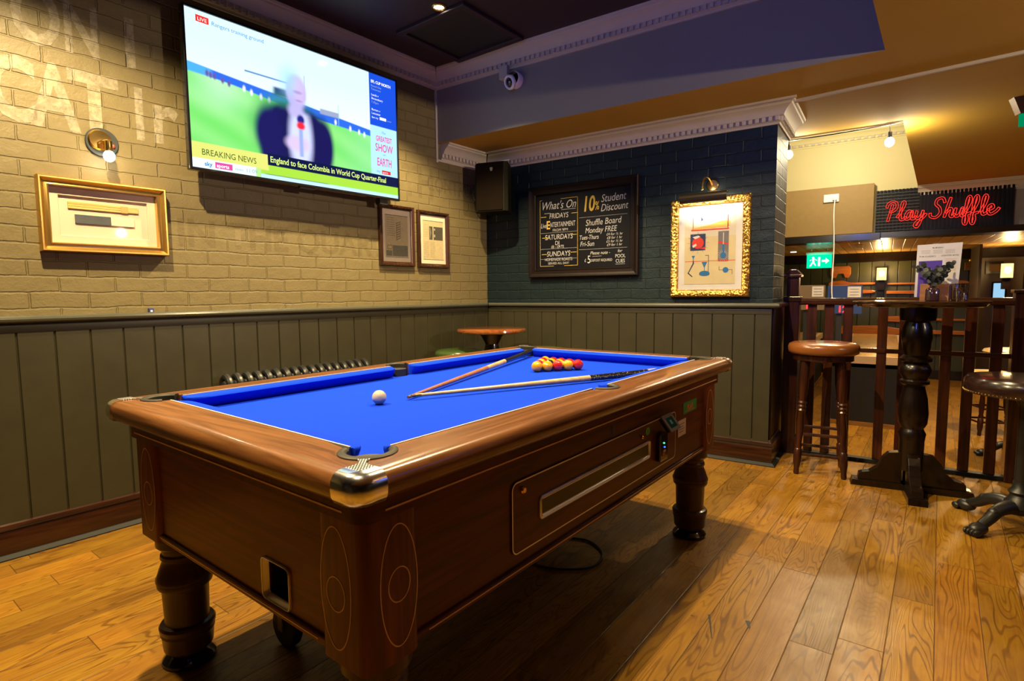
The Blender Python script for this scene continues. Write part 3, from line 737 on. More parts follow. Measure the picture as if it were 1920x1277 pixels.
# ---- cues
def cue(name,label,p0,p1,parts):
    p0=Vector(p0);p1=Vector(p1); t=thing(name,label,'cue',p0); D=p1-p0; Ln=D.length; q=D.to_track_quat('Z','Y').to_matrix().to_4x4()
    rad=lambda f: .0052+(.0150-.0052)*f**.9
    for nm,f0,f1,mat_,lab in parts:
        bm=new(); n=6
        lathe(bm,[(rad(f0+(f1-f0)*i/n),Ln*(f0+(f1-f0)*i/n)) for i in range(n+1)],18,q); o=obj(nm,bm,mat_,t,smooth=60); plab(o,lab)
    return t
ash=wood('pale ash',(0.5460,0.3920,0.2100),(0.3850,0.2520,0.1190),'x',.3,.3,.6); ash2=wood('orange maple',(0.3500,0.1400,0.0595),(0.2660,0.0980,0.0420),'x',.3,.3,.6)
tipm=flat('blue brown tip',(.10,.05,.035),.7); def_=M['blackgloss']
speck=N('black speckled butt'); _v=speck.coord(); speck=speck.pbr(col=speck.ramp(speck.noise(_v,140,2),[(.60,(.005,.005,.006)),(.68,(.35,.28,.18))]),rough=.2,coat=.4)
cue('pool_cue','orange-brown cue with black butt pointing into the far left pocket',c2w(-.031,-.377,ZB+.010),c2w(-.452,.925,ZB+.028),
 [('tip',0,.012,tipm,'dark leather tip'),('ferrule',.012,.03,M['brass'],'brass ferrule'),('shaft',.03,.52,ash2,'orange-brown shaft'),('splice',.52,.69,ash,'pale spliced section'),('butt',.69,1,def_,'black butt')])
cue('pool_cue','pale ash cue with speckled black butt in front of the racked balls',c2w(-.018,-.373,ZB+.0155),c2w(.447,.66,ZB+.018),
 [('tip',0,.012,tipm,'dark leather tip'),('ferrule',.012,.03,M['brass'],'brass ferrule'),('shaft',.03,.66,ash,'pale ash shaft'),('butt',.66,.93,speck,'speckled black butt'),('end_cap',.93,1,ash,'pale butt end')])
# cable loop on floor under table
bm=new(); tube(bm,cr([(1.66,-1.98,.006),(1.76,-2.05,.006),(1.88,-2.02,.006),(1.97,-1.93,.006),(1.95,-1.80,.006),(1.84,-1.72,.006),(1.72,-1.76,.006),(1.66,-1.86,.006)],6,True),.005,8,True)
tag(obj('cable',bm,M['black']),'black cable looped on the floor under the pool table','cable')
# ================================================================= TELEVISION
import numpy as np
tvS,tvZ=-2.492,1.838; TVW,TVH=1.388,.834; TVD=.155
tv=thing('television','large wall television showing a football news broadcast','television',LW(tvS,TVD,tvZ),LRZ)
bm=new(); round_=rrect(0,TVW,0,TVH,.006,3); prism(bm,round_,-.0,.035,'y'); obj('casing',bm,M['blackgloss'],tv,smooth=30,bevel=.003)
bm=new(); frame_rings(bm,0,TVW,0,TVH,[(0,.0),(0,-.006),(.004,-.009),(.012,-.008),(.0125,-.004),(.0125,.0)]); obj('bezel',bm,M['blackgloss'],tv,smooth=0)
bm=new(); box(bm,.42,.52,.035,TVD,.30,.55); box(bm,.85,.95,.035,TVD,.30,.55); box(bm,.35,1.02,TVD-.02,TVD-.001,.26,.6); obj('wall_bracket',bm,M['black'],tv,smooth=0)
bm=new(); prism(bm,rrect(.62,.72,-.012,0,.004,3),-.004,.02,'y'); obj('sensor_bar',bm,M['blackgloss'],tv,smooth=0)
bm=new(); box(bm,1.225,1.29,.01,.06,-.035,0); obj('lower_clip',bm,M['black'],tv,smooth=0)
s0,s1,q0,q1=.013,TVW-.013,.016,TVH-.013
def sst(a,b,x): t=np.clip((x-a)/(b-a),0,1); return t*t*(3-2*t)
NX,NY=420,240
U,V_=np.meshgrid(np.linspace(0,1,NX),np.linspace(0,1,NY))
col=np.zeros((NY,NX,3))
def put(mask,c):
    global col
    mask=np.clip(mask,0,1)[...,None]; col=col*(1-mask)+np.array(c)*mask
def boxm(u0,u1,v0,v1,s=.004): return sst(u0-s,u0+s,U)*(1-sst(u1-s,u1+s,U))*sst(v0-s,v0+s,V_)*(1-sst(v1-s,v1+s,V_))
def ell(cx,cy,rx,ry,s=.12,tilt=0):
    x=(U-cx)+tilt*(V_-cy); d=np.sqrt((x/rx)**2+((V_-cy)/ry)**2); return 1-sst(1-s,1+s,d)
put(np.ones_like(U),(.72,.98,1.15))                                   # sky
put(1-sst(.50,.9,V_),(.85,1.1,1.1))
hor=.665-.16*U*(U<.9)
put(1-sst(hor-.005,hor+.005,V_),(.03,.16,.85))                         # far stand band
put((1-sst(hor-.005,hor+.005,V_))*(1-sst(.08,.1,U)),(.08,.45,.9))
g_=hor-.060+.01*np.sin(U*9)
put(1-sst(g_-.006,g_+.006,V_),(.20,.80,.16))                           # pitch
st_=.5+.5*np.sin((U*22+V_*30)); put((1-sst(g_-.006,g_+.006,V_))*st_*.35,(.45,.95,.35))
put((1-sst(g_-.006,g_+.006,V_))*np.exp(-((U-.12-(.6-V_)*.0)/.10)**2)*.5*sst(.3,.55,V_),(.75,1.0,.85))
put((1-sst(g_-.006,g_+.006,V_))*sst(.6,.83,U)*.5,(.35,.85,.40))
put(boxm(.22,.46,.705,.716,.003)*(1),(.10,.25,.6)); put(boxm(.34,.42,.60,.66,.012),(.03,.06,.25)); put(boxm(.56,.66,.555,.595,.006),(.35,.4,.6)); put(boxm(.485,.488,.62,.80,.0015),(.2,.4,.7)); put(boxm(.655,.658,.5,.66,.0015),(.3,.6,.7))
for x_,y_ in ((.072,.62),(.085,.615),(.10,.612),(.13,.60),(.155,.59),(.215,.585),(.245,.572),(.285,.56),(.32,.55),(.64,.52),(.72,.50),(.77,.49),(.80,.48)):
    put(ell(x_,y_,.006,.02,.6),(.9,.9,1.2) if x_>.2 else (.15,.1,.4))
# presenter: dark jacket, pale shirt, head, hand with microphone
put(ell(.40,.36,.15,.24,.35),(.05,.35,.12))
jac=np.maximum(ell(.44,.20,.165,.42,.09),0)*(1-sst(.50,.60,V_)); put(jac,(.012,.012,.10))
put(ell(.315,.33,.06,.18,.3),(.014,.012,.12)); put(ell(.565,.30,.06,.22,.25),(.012,.010,.10))
put(ell(.46,.33,.055,.25,.35)*(1-sst(.50,.55,V_)),(.70,.75,1.15))
put(ell(.445,.665,.048,.120,.22),(.50,.48,.95)); put(ell(.418,.735,.045,.09,.8)*.7,(.40,.75,1.1)); put(ell(.462,.68,.030,.10,.7)*.55,(.80,.55,.85))
put(ell(.452,.665,.020,.012,.6)*.5,(.25,.18,.5)); put(ell(.457,.605,.016,.008,.6)*.5,(.35,.15,.45)); put(ell(.44,.53,.035,.05,.5),(.55,.5,.95))
put(ell(.462,.47,.018,.035,.4),(.02,.02,.25)); put(ell(.462,.425,.020,.028,.4),(.95,.03,.05))
put(ell(.445,.29,.055,.055,.4),(.75,.60,.95)); put(boxm(.452,.47,.2,.4,.006),(.35,.45,.9))
# right-hand column
put(boxm(.836,1.01,.58,1.01,.002),(.012,.085,.75)); put(boxm(.836,1.01,.16,.58,.002),(.50,.85,1.1))
# ticker
put(boxm(-.01,1.01,.085,.165,.003)*(U<.30),(.85,.85,.22)); put(boxm(-.01,.305,.155,.165,.003),(.9,.9,.4))
put(boxm(-.01,1.01,.03,.10,.003),(.42,.78,.06)); put(boxm(-.01,.305,.055,.165,.002),(.80,.82,.20)); put(boxm(-.01,.25,-.01,.062,.002),(.85,1.05,1.2)); put(boxm(.27,1.01,-.01,.026,.003),(.6,.95,1.1)); put(boxm(.25,.27,-.01,.06,.003),(.5,.85,.3))
put(boxm(.302,1.01,.095,.178,.0015),(.006,.010,.06))
me=bpy.data.meshes.new('screen_picture')
xs=s0+(s1-s0)*U.ravel(); zs=q0+(q1-q0)*V_.ravel(); co=np.stack([xs,np.full_like(xs,-.001),zs],1)
idx=np.arange(NX*NY).reshape(NY,NX); F=np.stack([idx[:-1,:-1],idx[:-1,1:],idx[1:,1:],idx[1:,:-1]],-1).reshape(-1,4)
me.from_pydata(co.tolist(),[],F.tolist()); ca=me.color_attributes.new('Col','FLOAT_COLOR','POINT')
ca.data.foreach_set('color',np.concatenate([col.reshape(-1,3),np.ones((NX*NY,1))],1).ravel())
s=N('television picture'); a=s.n('Attribute',attribute_name='Col'); e=s.n('Emission',{0:a.outputs[0],1:1.15}); gl=s.n('BsdfGlossy',{'Roughness':.08,'Color':(.02,.02,.02)}); ad=s.n('AddShader',{0:e.outputs[0],1:gl.outputs[0]}); s.t.links.new(ad.outputs[0],s.out.inputs[0])
me.materials.append(s.m); scr=bpy.data.objects.new('screen',me); C.objects.link(scr); scr.parent=tv; plab(scr,'lit screen with a reporter on a football pitch')
E_w=glow('screen white text',(1,1,1),1.3); E_y=glow('screen yellow text',(.75,.95,.25),1.2); E_k=glow('screen dark text',(.05,.14,.02),.8); E_r=glow('screen red',(1,.04,.03),1.0); E_p=glow('screen pink',(.9,.10,.42),1.0); E_b=glow('screen blue text',(.05,.35,.8),.9); E_g=glow('screen grey text',(.45,.62,.7),.8)
def su(x): return s0+(s1-s0)*x
def sv(x): return q0+(q1-q0)*x
def SM(n): obj(n,bm,[E_w,E_y,E_k,E_r,E_p,E_b,E_g],scr,smooth=0,recalc=False)
bm=new(); y=-.002
ngon(bm,rect(su(.040),su(.088),sv(.930),sv(.972)),y,3)
text(bm,'LIVE',su(.046),sv(.938),.026,y-.0005,mi=0,sx=1.0)
text(bm,'Rangers training ground',su(.098),sv(.935),.030,y,mi=5,sx=.98)
SM('live_caption'); bm=new(); text(bm,'BREAKING NEWS',su(.036),sv(.086),.046,y,mi=2,sx=.82)
SM('breaking_news_caption'); bm=new(); text(bm,'England to face Colombia in World Cup Quarter-Final',su(.312),sv(.118),.0475,y,mi=1,sx=.795,off=.0008)
SM('headline'); bm=new(); text(bm,'sky',su(.045),sv(.018),.030,y,mi=5,off=.0008); ngon(bm,rect(su(.085),su(.152),sv(.012),sv(.052)),y,4); text(bm,'sports',su(.090),sv(.020),.026,y-.0005,mi=0,off=.0006); text(bm,'news',su(.162),sv(.020),.022,y,mi=6); text(bm,'11:09',su(.205),sv(.018),.030,y,mi=6)
SM('channel_strip'); bm=new(); text(bm,'EFL CUP NORTH',su(.847),sv(.925),.026,y,mi=0,sx=.85,off=.0006)
for i,t_ in enumerate(('Round One','Tomorrow')): text(bm,t_,su(.847),sv(.893-.026*i),.018,y,mi=6)
for i,t_ in enumerate(('Leeds v','Shrewsbury','7.45pm')): text(bm,t_,su(.847),sv(.82-.030*i),.020,y,mi=0 if i<2 else 6)
for i,t_ in enumerate(('Burton v','Leicester')): text(bm,t_,su(.847),sv(.70-.030*i),.020,y,mi=0)
text(bm,'8pm sky',su(.847),sv(.638),.016,y,mi=0); ngon(bm,rect(su(.895),su(.935),sv(.637),sv(.660)),y,0); text(bm,'football',su(.94),sv(.640),.012,y,mi=6)
SM('fixtures_text'); bm=new(); text(bm,'The',su(.915),sv(.525),.022,y,'CENTER',mi=5,shear=.3)
text(bm,'GREATEST',su(.918),sv(.460),.048,y,'CENTER',mi=4,sx=.60,off=.001); text(bm,'SHOW',su(.918),sv(.375),.072,y,'CENTER',mi=4,sx=.68,off=.001); text(bm,'on',su(.918),sv(.345),.020,y,'CENTER',mi=5); text(bm,'EARTH',su(.918),sv(.255),.075,y,'CENTER',mi=4,sx=.54,off=.001)
text(bm,'sky',su(.868),sv(.198),.022,y,mi=5); ngon(bm,rect(su(.90),su(.955),sv(.190),sv(.220)),y,3); text(bm,'sports',su(.904),sv(.197),.018,y-.0005,mi=0)
SM('programme_promo')
# ================================================================= PICTURES ON THE LEFT WALL
def glass_pane():
    s=N('picture glass'); t=s.n('BsdfTransparent'); g_=s.n('BsdfGlossy',{'Roughness':.03}); f=s.n('Fresnel',{0:1.25})
    mx=s.n('MixShader',{0:f.outputs[0],1:t.outputs[0],2:g_.outputs[0]}); s.t.links.new(mx.outputs[0],s.out.inputs[0]); return s.m
M['pane']=glass_pane()
def pane(parent,x0,x1,z0,z1,y):
    bm=new(); ngon(bm,rect(x0,x1,z0,z1),y); return obj('glass',bm,M['pane'],parent,smooth=0)
paper=flat('warm mount board',(0.5040,0.3920,0.2940),.7,var=.03)
g_t=thing('framed_display','gold box frame holding two old rulers, below the brass wall lamp','picture frame',LW(-3.10,0,1.390),LRZ)
W0,H0=.525,.345
bm=new(); frame_rings(bm,0,W0,0,H0,[(0,0),(0,-.050),(.004,-.055),(.010,-.054),(.014,-.046),(.024,-.036),(.034,-.038),(.038,-.042),(.042,-.040),(.044,-.028),(.044,-.002),(.02,0)]); obj('frame',bm,flat('smooth gold paint',(.60,.37,.10),.28,.9,var=.08),g_t,smooth=50)
bm=new(); prism(bm,rect(.03,W0-.03,.03,H0-.03),-.003,0,'y'); bk=obj('backing_board',bm,paper,g_t,smooth=0)
bm=new(); frame_rings(bm,.040,W0-.040,.040,H0-.040,[(0,-.003),(0,-.014),(.038,-.014),(.040,-.012),(.040,-.003)]); obj('mount',bm,paper,g_t,smooth=0)
Rt=Matrix.Rotation(math.radians(-1.5),4,'Y')
wd1=wood('boxwood ruler',(.62,.40,.13),(.48,.28,.08),'x',.4,.2)
bm=new(); 
for i in range(3): box(bm,.115,.33,-.010,-.003,.208+i*.011,.218+i*.011,0)
box(bm,.33,.36,-.011,-.003,.206,.240,1); box(bm,.36,.405,-.010,-.003,.210,.238,0)
plab(obj('folding_ruler',bm,[wd1,flat('tan band',(.40,.25,.08),.5)],g_t,smooth=0,bevel=.001),'tan folding ruler with band')
bm=new(); box(bm,.140,.285,-.010,-.003,.140,.182,0); box(bm,.285,.385,-.010,-.003,.140,.180,1); plab(obj('dark_block',bm,[flat('worn slate black',(.045,.05,.06),.6,var=.4),flat('cream box end',(.55,.45,.33),.6)],g_t,smooth=0,bevel=.001),'dark and cream ruler case')
pane(g_t,.043,W0-.043,.043,H0-.043,-.028)
def small_frame(s_,wd,z0,h,label,kind):
    t=thing('framed_print',label,'picture frame',LW(s_,0,z0),LRZ)
    bm=new(); frame_rings(bm,0,wd,0,h,[(0,0),(0,-.026),(.004,-.030),(.016,-.028),(.024,-.020),(.030,-.018),(.032,-.012),(.032,-.001)]); obj('frame',bm,wood('dark brown frame wood',(.05,.018,.008),(.02,.008,.004),'z',.25,.5),t,smooth=0)
    bm=new(); prism(bm,rect(.02,wd-.02,.02,h-.02),-.010,0,'y'); obj('mount',bm,flat('cream mount',(.60,.50,.36),.7),t,smooth=0)
    bm=new(); mats=[flat('yellowed paper',(.42,.34,.18),.8,var=.2,scale=60),flat('dark ink',(.05,.045,.03),.7),flat('grey halftone',(.16,.15,.10),.8,var=.6,scale=90)]
    x0,x1,z0_,z1_=.062,wd-.056,.068,h-.075
    ngon(bm,rect(x0,x1,z0_,z1_),-.0105,0)
    for a,b in ((z1_,z1_+.004),(z0_-.005,z0_-.002)): ngon(bm,rect(x0-.004,x1+.002,a,b),-.0108,1)
    ngon(bm,rect(x0-.004,x0-.002,z0_,z1_),-.0108,1)
    if kind==0:
        for i in range(8):
            zz=z1_-.05-i*.017; ngon(bm,[(x0+.10,zz-.008),(x0+.135,zz+.006),(x0+.135,zz+.010),(x0+.10,zz-.004)],-.0108,1)
        ngon(bm,rect(x0+.098,x0+.101,z1_-.185,z1_-.05),-.0108,1); ngon(bm,rect(x0+.134,x0+.136,z1_-.165,z1_-.035),-.0108,1)
        ngon(bm,rect(x0+.002,x0+.055,z0_+.005,z0_+.045),-.0108,2); ngon(bm,rect(x0+.060,x1-.004,z0_+.005,z0_+.085),-.0108,2); ngon(bm,rect(x0+.012,x0+.055,z0_+.055,z0_+.085),-.0107,1); ngon(bm,rect(x0+.015,x0+.052,z0_+.058,z0_+.082),-.0109,0)
        for i in range(9): ngon(bm,rect(x0+.01,x0+.085,z1_-.02-i*.016,z1_-.017-i*.016),-.0107,2)
    else:
        ngon(bm,rect(x0+.062,x0+.098,z1_-.145,z1_-.04),-.0108,1); ngon(bm,rect(x0+.108,x1-.004,z1_-.145,z1_-.04),-.0108,1)
        for c_ in circ(x0+.122,z1_-.07,.008,n=1): pass
        ngon(bm,circ(x0+.119,z1_-.062,.006,.009,10),-.0110,0); ngon(bm,circ(x0+.119,z1_-.112,.006,.012,10),-.0110,0); ngon(bm,[(x0+.07,z1_-.14),(x0+.085,z1_-.09),(x0+.075,z1_-.05),(x0+.066,z1_-.05)],-.0110,2)
        for cx in (x0+.004,x0+.068):
            for i in range(14): ngon(bm,rect(cx,cx+.052,z0_+.01+i*.0095,z0_+.012+i*.0095),-.0107,2)
        for i in range(8): ngon(bm,rect(x0+.004,x0+.054,z1_-.03-i*.013,z1_-.028-i*.013),-.0107,2)
    obj('print',bm,mats,t,smooth=0,recalc=False)
    pane(t,.030,wd-.030,.030,h-.030,-.014)
small_frame(-1.182,.326,1.388,.445,'dark wood framed diagram with two photographs, under the television corner',0)
small_frame(-.818,.330,1.385,.440,'dark wood framed newspaper cutting, nearer the room corner',1)
# blue chalk cube on the dado rail
bm=new(); box(bm,-.011,.011,-.011,.011,0,.020,0); box(bm,-.005,.005,-.0114,-.011,.002,.011,1); o=obj('chalk_cube',bm,[flat('navy chalk paper',(.02,.03,.16),.6),flat('white chalk mark',(.7,.7,.75),.6)],loc=LW(-2.67,.022,HD),rz=LRZ,smooth=0,bevel=.001); tag(o,'tiny blue cue chalk cube standing on the grey dado rail','chalk')
# ---- wall lamp
wl=thing('wall_lamp','round brass wall lamp on black plate with lit bulb above gold frame','lamp',LW(-2.83,0,1.93),LRZ)
bm=new(); lathe(bm,[(.0,0),(.068,0),(.070,.006),(.066,.012),(.0,.012)][::-1],36,Matrix.Rotation(PI/2,4,'X')@Matrix.Diagonal((1,1,1,1))); obj('back_plate',bm,flat('black cast plate',(.02,.025,.025),.5),wl)
bm=new(); lathe(bm,[(.0,.012),(.047,.012),(.049,.022),(.044,.028),(.015,.030),(.0,.030)],36,Matrix.Translation((-.012,0,.008))@Matrix.Rotation(PI/2,4,'X')); obj('brass_dish',bm,M['brass'],wl)
bm=new(); tube(bm,[(0,-.028,.004),(0,-.060,.0),(.004,-.075,-.006)],.006,10); lathe(bm,[(.014,-.052),(.017,-.045),(.017,-.004),(.010,.002),(.0,.003)],20,Matrix.Translation((.006,-.080,0))); obj('lamp_holder',bm,M['brass'],wl)
bm=new(); sphere(bm,(.044,-.014,-.010),.009,12,8); obj('switch_knob',bm,flat('red knob',(.5,.05,.03),.4),wl)
bm=new(); sphere(bm,(.006,-.080,-.075),.024,20,14,(1,1,1.1)); plab(obj('bulb',bm,glow('wall bulb glow',(1,.93,.75),30),wl),'glowing bulb')
light('POINT','wall_lamp_light',(.006,-.105,-.085),3.2,(1,.80,.50),.02,wl)
# ================================================================= BACK WALL OBJECTS
cb=thing('chalkboard','dark framed chalkboard with What\'s On and discount lettering on teal wall','sign',(.460,0,1.303),0)
CWd,CH=.957,.737
bm=new(); frame_rings(bm,0,CWd,0,CH,[(0,0),(0,-.040),(.006,-.046),(.016,-.044),(.030,-.036),(.052,-.034),(.060,-.036),(.066,-.028),(.068,-.002)]); obj('frame',bm,wood('dark board frame',(.009,.003,.002),(.004,.0015,.001),'x',.5,0,spec=.15),cb,smooth=0)
bm=new(); prism(bm,rect(.05,CWd-.05,.05,CH-.05),-.014,0,'y'); obj('slate',bm,flat('black board',(.003,.003,.005),.5,spec=.15),cb,smooth=0)
ch=[flat('white chalk pen',(.34,.33,.33),.7),flat('yellow chalk pen',(.42,.28,.03),.7)]
bm=new(); y=-.0150
def T(s_,x,z,size,mi=0,sx=1,sh=0,rot=.0,al='CENTER',off=.0): text(bm,s_,x,z,size,y-.0004*mi,al,sh,sx,rot,off,mi=mi)
X0,X1=.100,.445; Z0,Z1=.092,.628
for a in (rect(X0,X0+.003,Z0,Z1),rect(X1,X1+.003,Z0,Z1),rect(X0,X0+.13,Z0,Z0+.003),rect(X1-.12,X1,Z0,Z0+.003),rect(X0,X0+.02,Z1,Z1+.003),rect(X1-.15,X1,Z1,Z1+.003)): ngon(bm,a,y,1)
T("What's On",.270,.552,.090,0,.80,.35); 
for a in (rect(.30,.43,.540,.543),rect(.14,.20,.520,.523),rect(.39,.45,.505,.508)): ngon(bm,a,y,0)
T('FRIDAYS',.275,.478,.058,0,.80,.15); T('Live',.133,.405,.056,0,.6,.3); T('E',.178,.395,.092,1,.8,0,off=.002); T('NTERTAINMENT',.310,.408,.056,0,.55,.1); T('FROM 9PM',.29,.372,.030,0,1.0)
for zz in (.362,.232,.150): ngon(bm,rect(.105,.44,zz,zz+.0016),y,0)
T('SATURDAYS',.275,.308,.058,0,.80,.1); T('DJ',.262,.262,.048,0,.9); T('@ - LATE',.265,.238,.032,0,.9)
T('SUNDAYS',.272,.172,.058,0,.85,.1) ; T('HOMEMADE ROASTS',.272,.135,.034,0,.80); T('SERVED ALL DAY!',.272,.106,.026,0,.95)
for a in (rect(.11,.16,.492,.496),rect(.40,.45,.505,.509),rect(.12,.175,.322,.326),rect(.385,.44,.335,.339),rect(.115,.165,.188,.192),rect(.385,.44,.196,.200)): ngon(bm,a,y-.0006,1)
T('10',.540,.510,.165,1,.66,.15,off=.003); T('%',.615,.515,.090,1,.55,.1,off=.001); T('Student',.748,.570,.082,0,.80,.3,.03); T('Discount',.755,.500,.078,0,.78,.3,.03)
ngon(bm,rect(.46,.865,.462,.4636),y,0)
T('Shuffle Board',.665,.398,.068,0,.82,.2,.02); T('Monday FREE',.645,.340,.060,0,.80,.2,.01); T('Tues-Thurs',.545,.290,.050,0,.72,.2); T('Fri-Sun',.530,.238,.054,0,.80,.2)
for i,t_ in enumerate(('£4 for ½ hr','£8 for 1 hr','£5 for ½ hr','£9 for 1 hr')): T(t_,.760,.310-i*.027,.028,0,1.0,.2)
ngon(bm,rect(.46,.865,.212,.2136),y,0)
T('Please note -',.640,.170,.036,0,.9,.3); T('£',.515,.115,.036,0,.8); T('5',.548,.105,.085,0,.8); T('DEPOSIT REQUIRED',.655,.115,.028,0,.72); T('for',.805,.178,.034,0,.9,.3); T('POOL',.810,.138,.038,0,.85); T('CUES',.810,.100,.038,0,.85); ngon(bm,rect(.575,.655,.155,.157),y,0); ngon(bm,rect(.77,.85,.088,.090),y,0)
plab(obj('chalk_lettering',bm,ch,cb,smooth=0,recalc=False),'white and yellow hand lettering')
# gold framed art print
ga=thing('framed_art_print','ornate gold framed print of flasks and a red sun, under picture light','picture frame',(1.662,0,1.138),0)
GW,GH=.535,.685
def ornate():
    s=N('ornate gold moulding'); v=s.coord(); n=s.noise(v,42,2,.5,1.2); vo=s.n('TexVoronoi',{'Vector':v,'Scale':55.0}).outputs[0]
    h=s.math('ADD',n,s.math('MULTIPLY',vo,.7)); c=s.ramp(h,[(.35,(.05,.020,.003)),(.75,(.55,.32,.07))])
    return s.pbr(col=c,metal=.95,rough=.3,nrm=s.bump(h,1.0,.010))
bm=new(); frame_rings(bm,0,GW,0,GH,[(0,0),(0,-.030),(.005,-.042),(.015,-.048),(.028,-.046),(.038,-.034),(.044,-.030),(.046,-.032),(.050,-.026),(.052,-.018),(.052,-.001)]); obj('frame',bm,ornate(),ga,smooth=50)
bm=new(); 
AM=[flat('cream art paper',(.62,.56,.44),.6,var=.02),flat('ochre ink',(.80,.45,.10),.6),flat('red ink',(.60,.04,.02),.6),flat('navy ink',(.02,.03,.10),.6),flat('grey ink',(.16,.15,.15),.6),flat('sky blue ink',(.02,.15,.36),.6),flat('pale yellow ink',(.60,.50,.28),.6),flat('white border',(.66,.64,.60),.6)]
y=-.012
prism(bm,rect(.04,GW-.04,.04,GH-.04),-.010,0,'y',7)
ngon(bm,rect(.095,GW-.095,.09,GH-.09),y,0)
ngon(bm,rect(.095,GW-.095,.09,.42),y-.0003,6)
K=-.0008
ngon(bm,[(.14,.470),(.40,.480),(.40,.520),(.34,.520),(.27,.500),(.14,.476)],y+K,1); ngon(bm,rect(.14,.395,.462,.470),y+K*1.2,2)
for a,b in ((.150,.155),(.385,.390)): ngon(bm,rect(a,b,.47,.56),y+K,2)
ngon(bm,[(.205,.525),(.225,.535),(.215,.548),(.208,.56)],y+K*1.5,3); ngon(bm,rect(.206,.2075,.48,.53),y+K,4)
ngon(bm,rect(.135,.240,.325,.440),y+K,3); ngon(bm,circ(.188,.378,.040,n=26),y+K*2,2); ngon(bm,[(.15,.42),(.19,.43),(.205,.42),(.17,.405)],y+K*2.5,7); ngon(bm,[(.148,.36),(.175,.375),(.18,.36),(.155,.345)],y+K*2.5,7); ngon(bm,[(.20,.34),(.24,.33),(.24,.35)],y+K*2,2)
for i in range(12):
    a=2*PI*i/12; c_,s_=math.cos(a),math.sin(a); ngon(bm,[(.188+.06*c_-.0015*s_,.378+.06*s_+.0015*c_),(.188+.06*c_+.0015*s_,.378+.06*s_-.0015*c_),(.188+.082*c_,.378+.082*s_)],y+K*1.4,5)
ngon(bm,rect(.325,.395,.245,.450),y+K,4); ngon(bm,[(.325,.37),(.395,.355),(.395,.365),(.325,.385)],y+K*2,2); ngon(bm,rect(.325,.395,.245,.253),y+K*2,2)
ngon(bm,rect(.354,.366,.28,.36),y+K*2.5,5); ngon(bm,rect(.3575,.3625,.36,.44),y+K*2.5,7); ngon(bm,circ(.360,.285,.018,n=20),y+K*3,5)
for i in range(18):
    a=2*PI*i/18+.1; c_,s_=math.cos(a),math.sin(a); r1_=.048; ngon(bm,[(.360+.022*c_-.001*s_,.285+.022*s_+.001*c_),(.360+.022*c_+.001*s_,.285+.022*s_-.001*c_),(.360+r1_*c_,.285+r1_*s_)],y+K*2.2,7)
ngon(bm,[(.145,.29),(.17,.29),(.160,.27),(.160,.255),(.155,.255),(.155,.27)],y+K,5); ngon(bm,[(.155,.255),(.161,.255),(.163,.235),(.125,.165),(.118,.165),(.153,.235)],y+K,3); ngon(bm,[(.118,.168),(.123,.174),(.155,.145),(.150,.140)],y+K,3)
ngon(bm,[(.215,.245),(.255,.245),(.237,.205),(.237,.18),(.233,.18),(.233,.205)],y+K,5); ngon(bm,circ(.236,.165,.036,.018,22),y+K*2,5); ngon(bm,circ(.236,.160,.036,.014,22),y+K*1.5,3); ngon(bm,rect(.260,.264,.17,.29),y+K*1.3,3); ngon(bm,rect(.240,.264,.287,.291),y+K*1.3,3)
ngon(bm,circ(.378,.185,.019,n=22),y+K*2,5); ngon(bm,rect(.335,.422,.184,.187),y+K,3); ngon(bm,rect(.333,.336,.184,.21),y+K,3); ngon(bm,rect(.420,.423,.155,.187),y+K,3); ngon(bm,rect(.10,.44,.248,.252),y+K*.5,2)
plab(obj('art_print',bm,AM,ga,smooth=0,recalc=False),'print of blue flasks and a red sun')
pane(ga,.050,GW-.050,.050,GH-.050,-.022)
# picture light
pl_=thing('picture_light','black bar picture light on curved brass arm over the gold framed print','lamp',(1.93,0,1.905),0)
bm=new(); lathe(bm,[(0,0),(.036,0),(.040,.006),(.034,.014),(0,.016)][::-1],28,Matrix.Translation((.01,0,0))@Matrix.Rotation(PI/2,4,'X')); obj('wall_rose',bm,M['brass'],pl_)
bm=new(); tube(bm,cr([(.01,-.014,0),(.0,-.05,.035),(-.01,-.09,.045),(-.02,-.13,.01),(-.02,-.15,-.05)],8),.006,10); obj('arm',bm,M['brass'],pl_)
bm=new()
n=14; rings=[]
for x in (-.165,.145):
    rings.append([(x,-.155+.032*math.cos(math.radians(a)),-.100+.032*math.sin(math.radians(a))) for a in range(45,271,15)]+[(x,-.155+.029*math.cos(math.radians(a)),-.100+.029*math.sin(math.radians(a))) for a in range(270,44,-15)])
loft(bm,rings,True,False,caps=True); obj('shade',bm,flat('bronze black shade',(.03,.022,.012),.35,.5),pl_,recalc=True)
bm=new(); tube(bm,[(-.15,-.153,-.094),(.13,-.153,-.094)],.008,10); plab(obj('tube_bulb',bm,glow('picture tube glow',(1,.85,.55),9),pl_),'lit tube bulb')
light('AREA','picture_light_down',(-.01,-.135,-.108),4.2,(1,.86,.64),.26,pl_,rot=(math.radians(30),0,0),size_y=.02)
light('POINT','picture_light_up',(.012,-.050,-.035),.5,(1,.86,.6),.01,pl_)
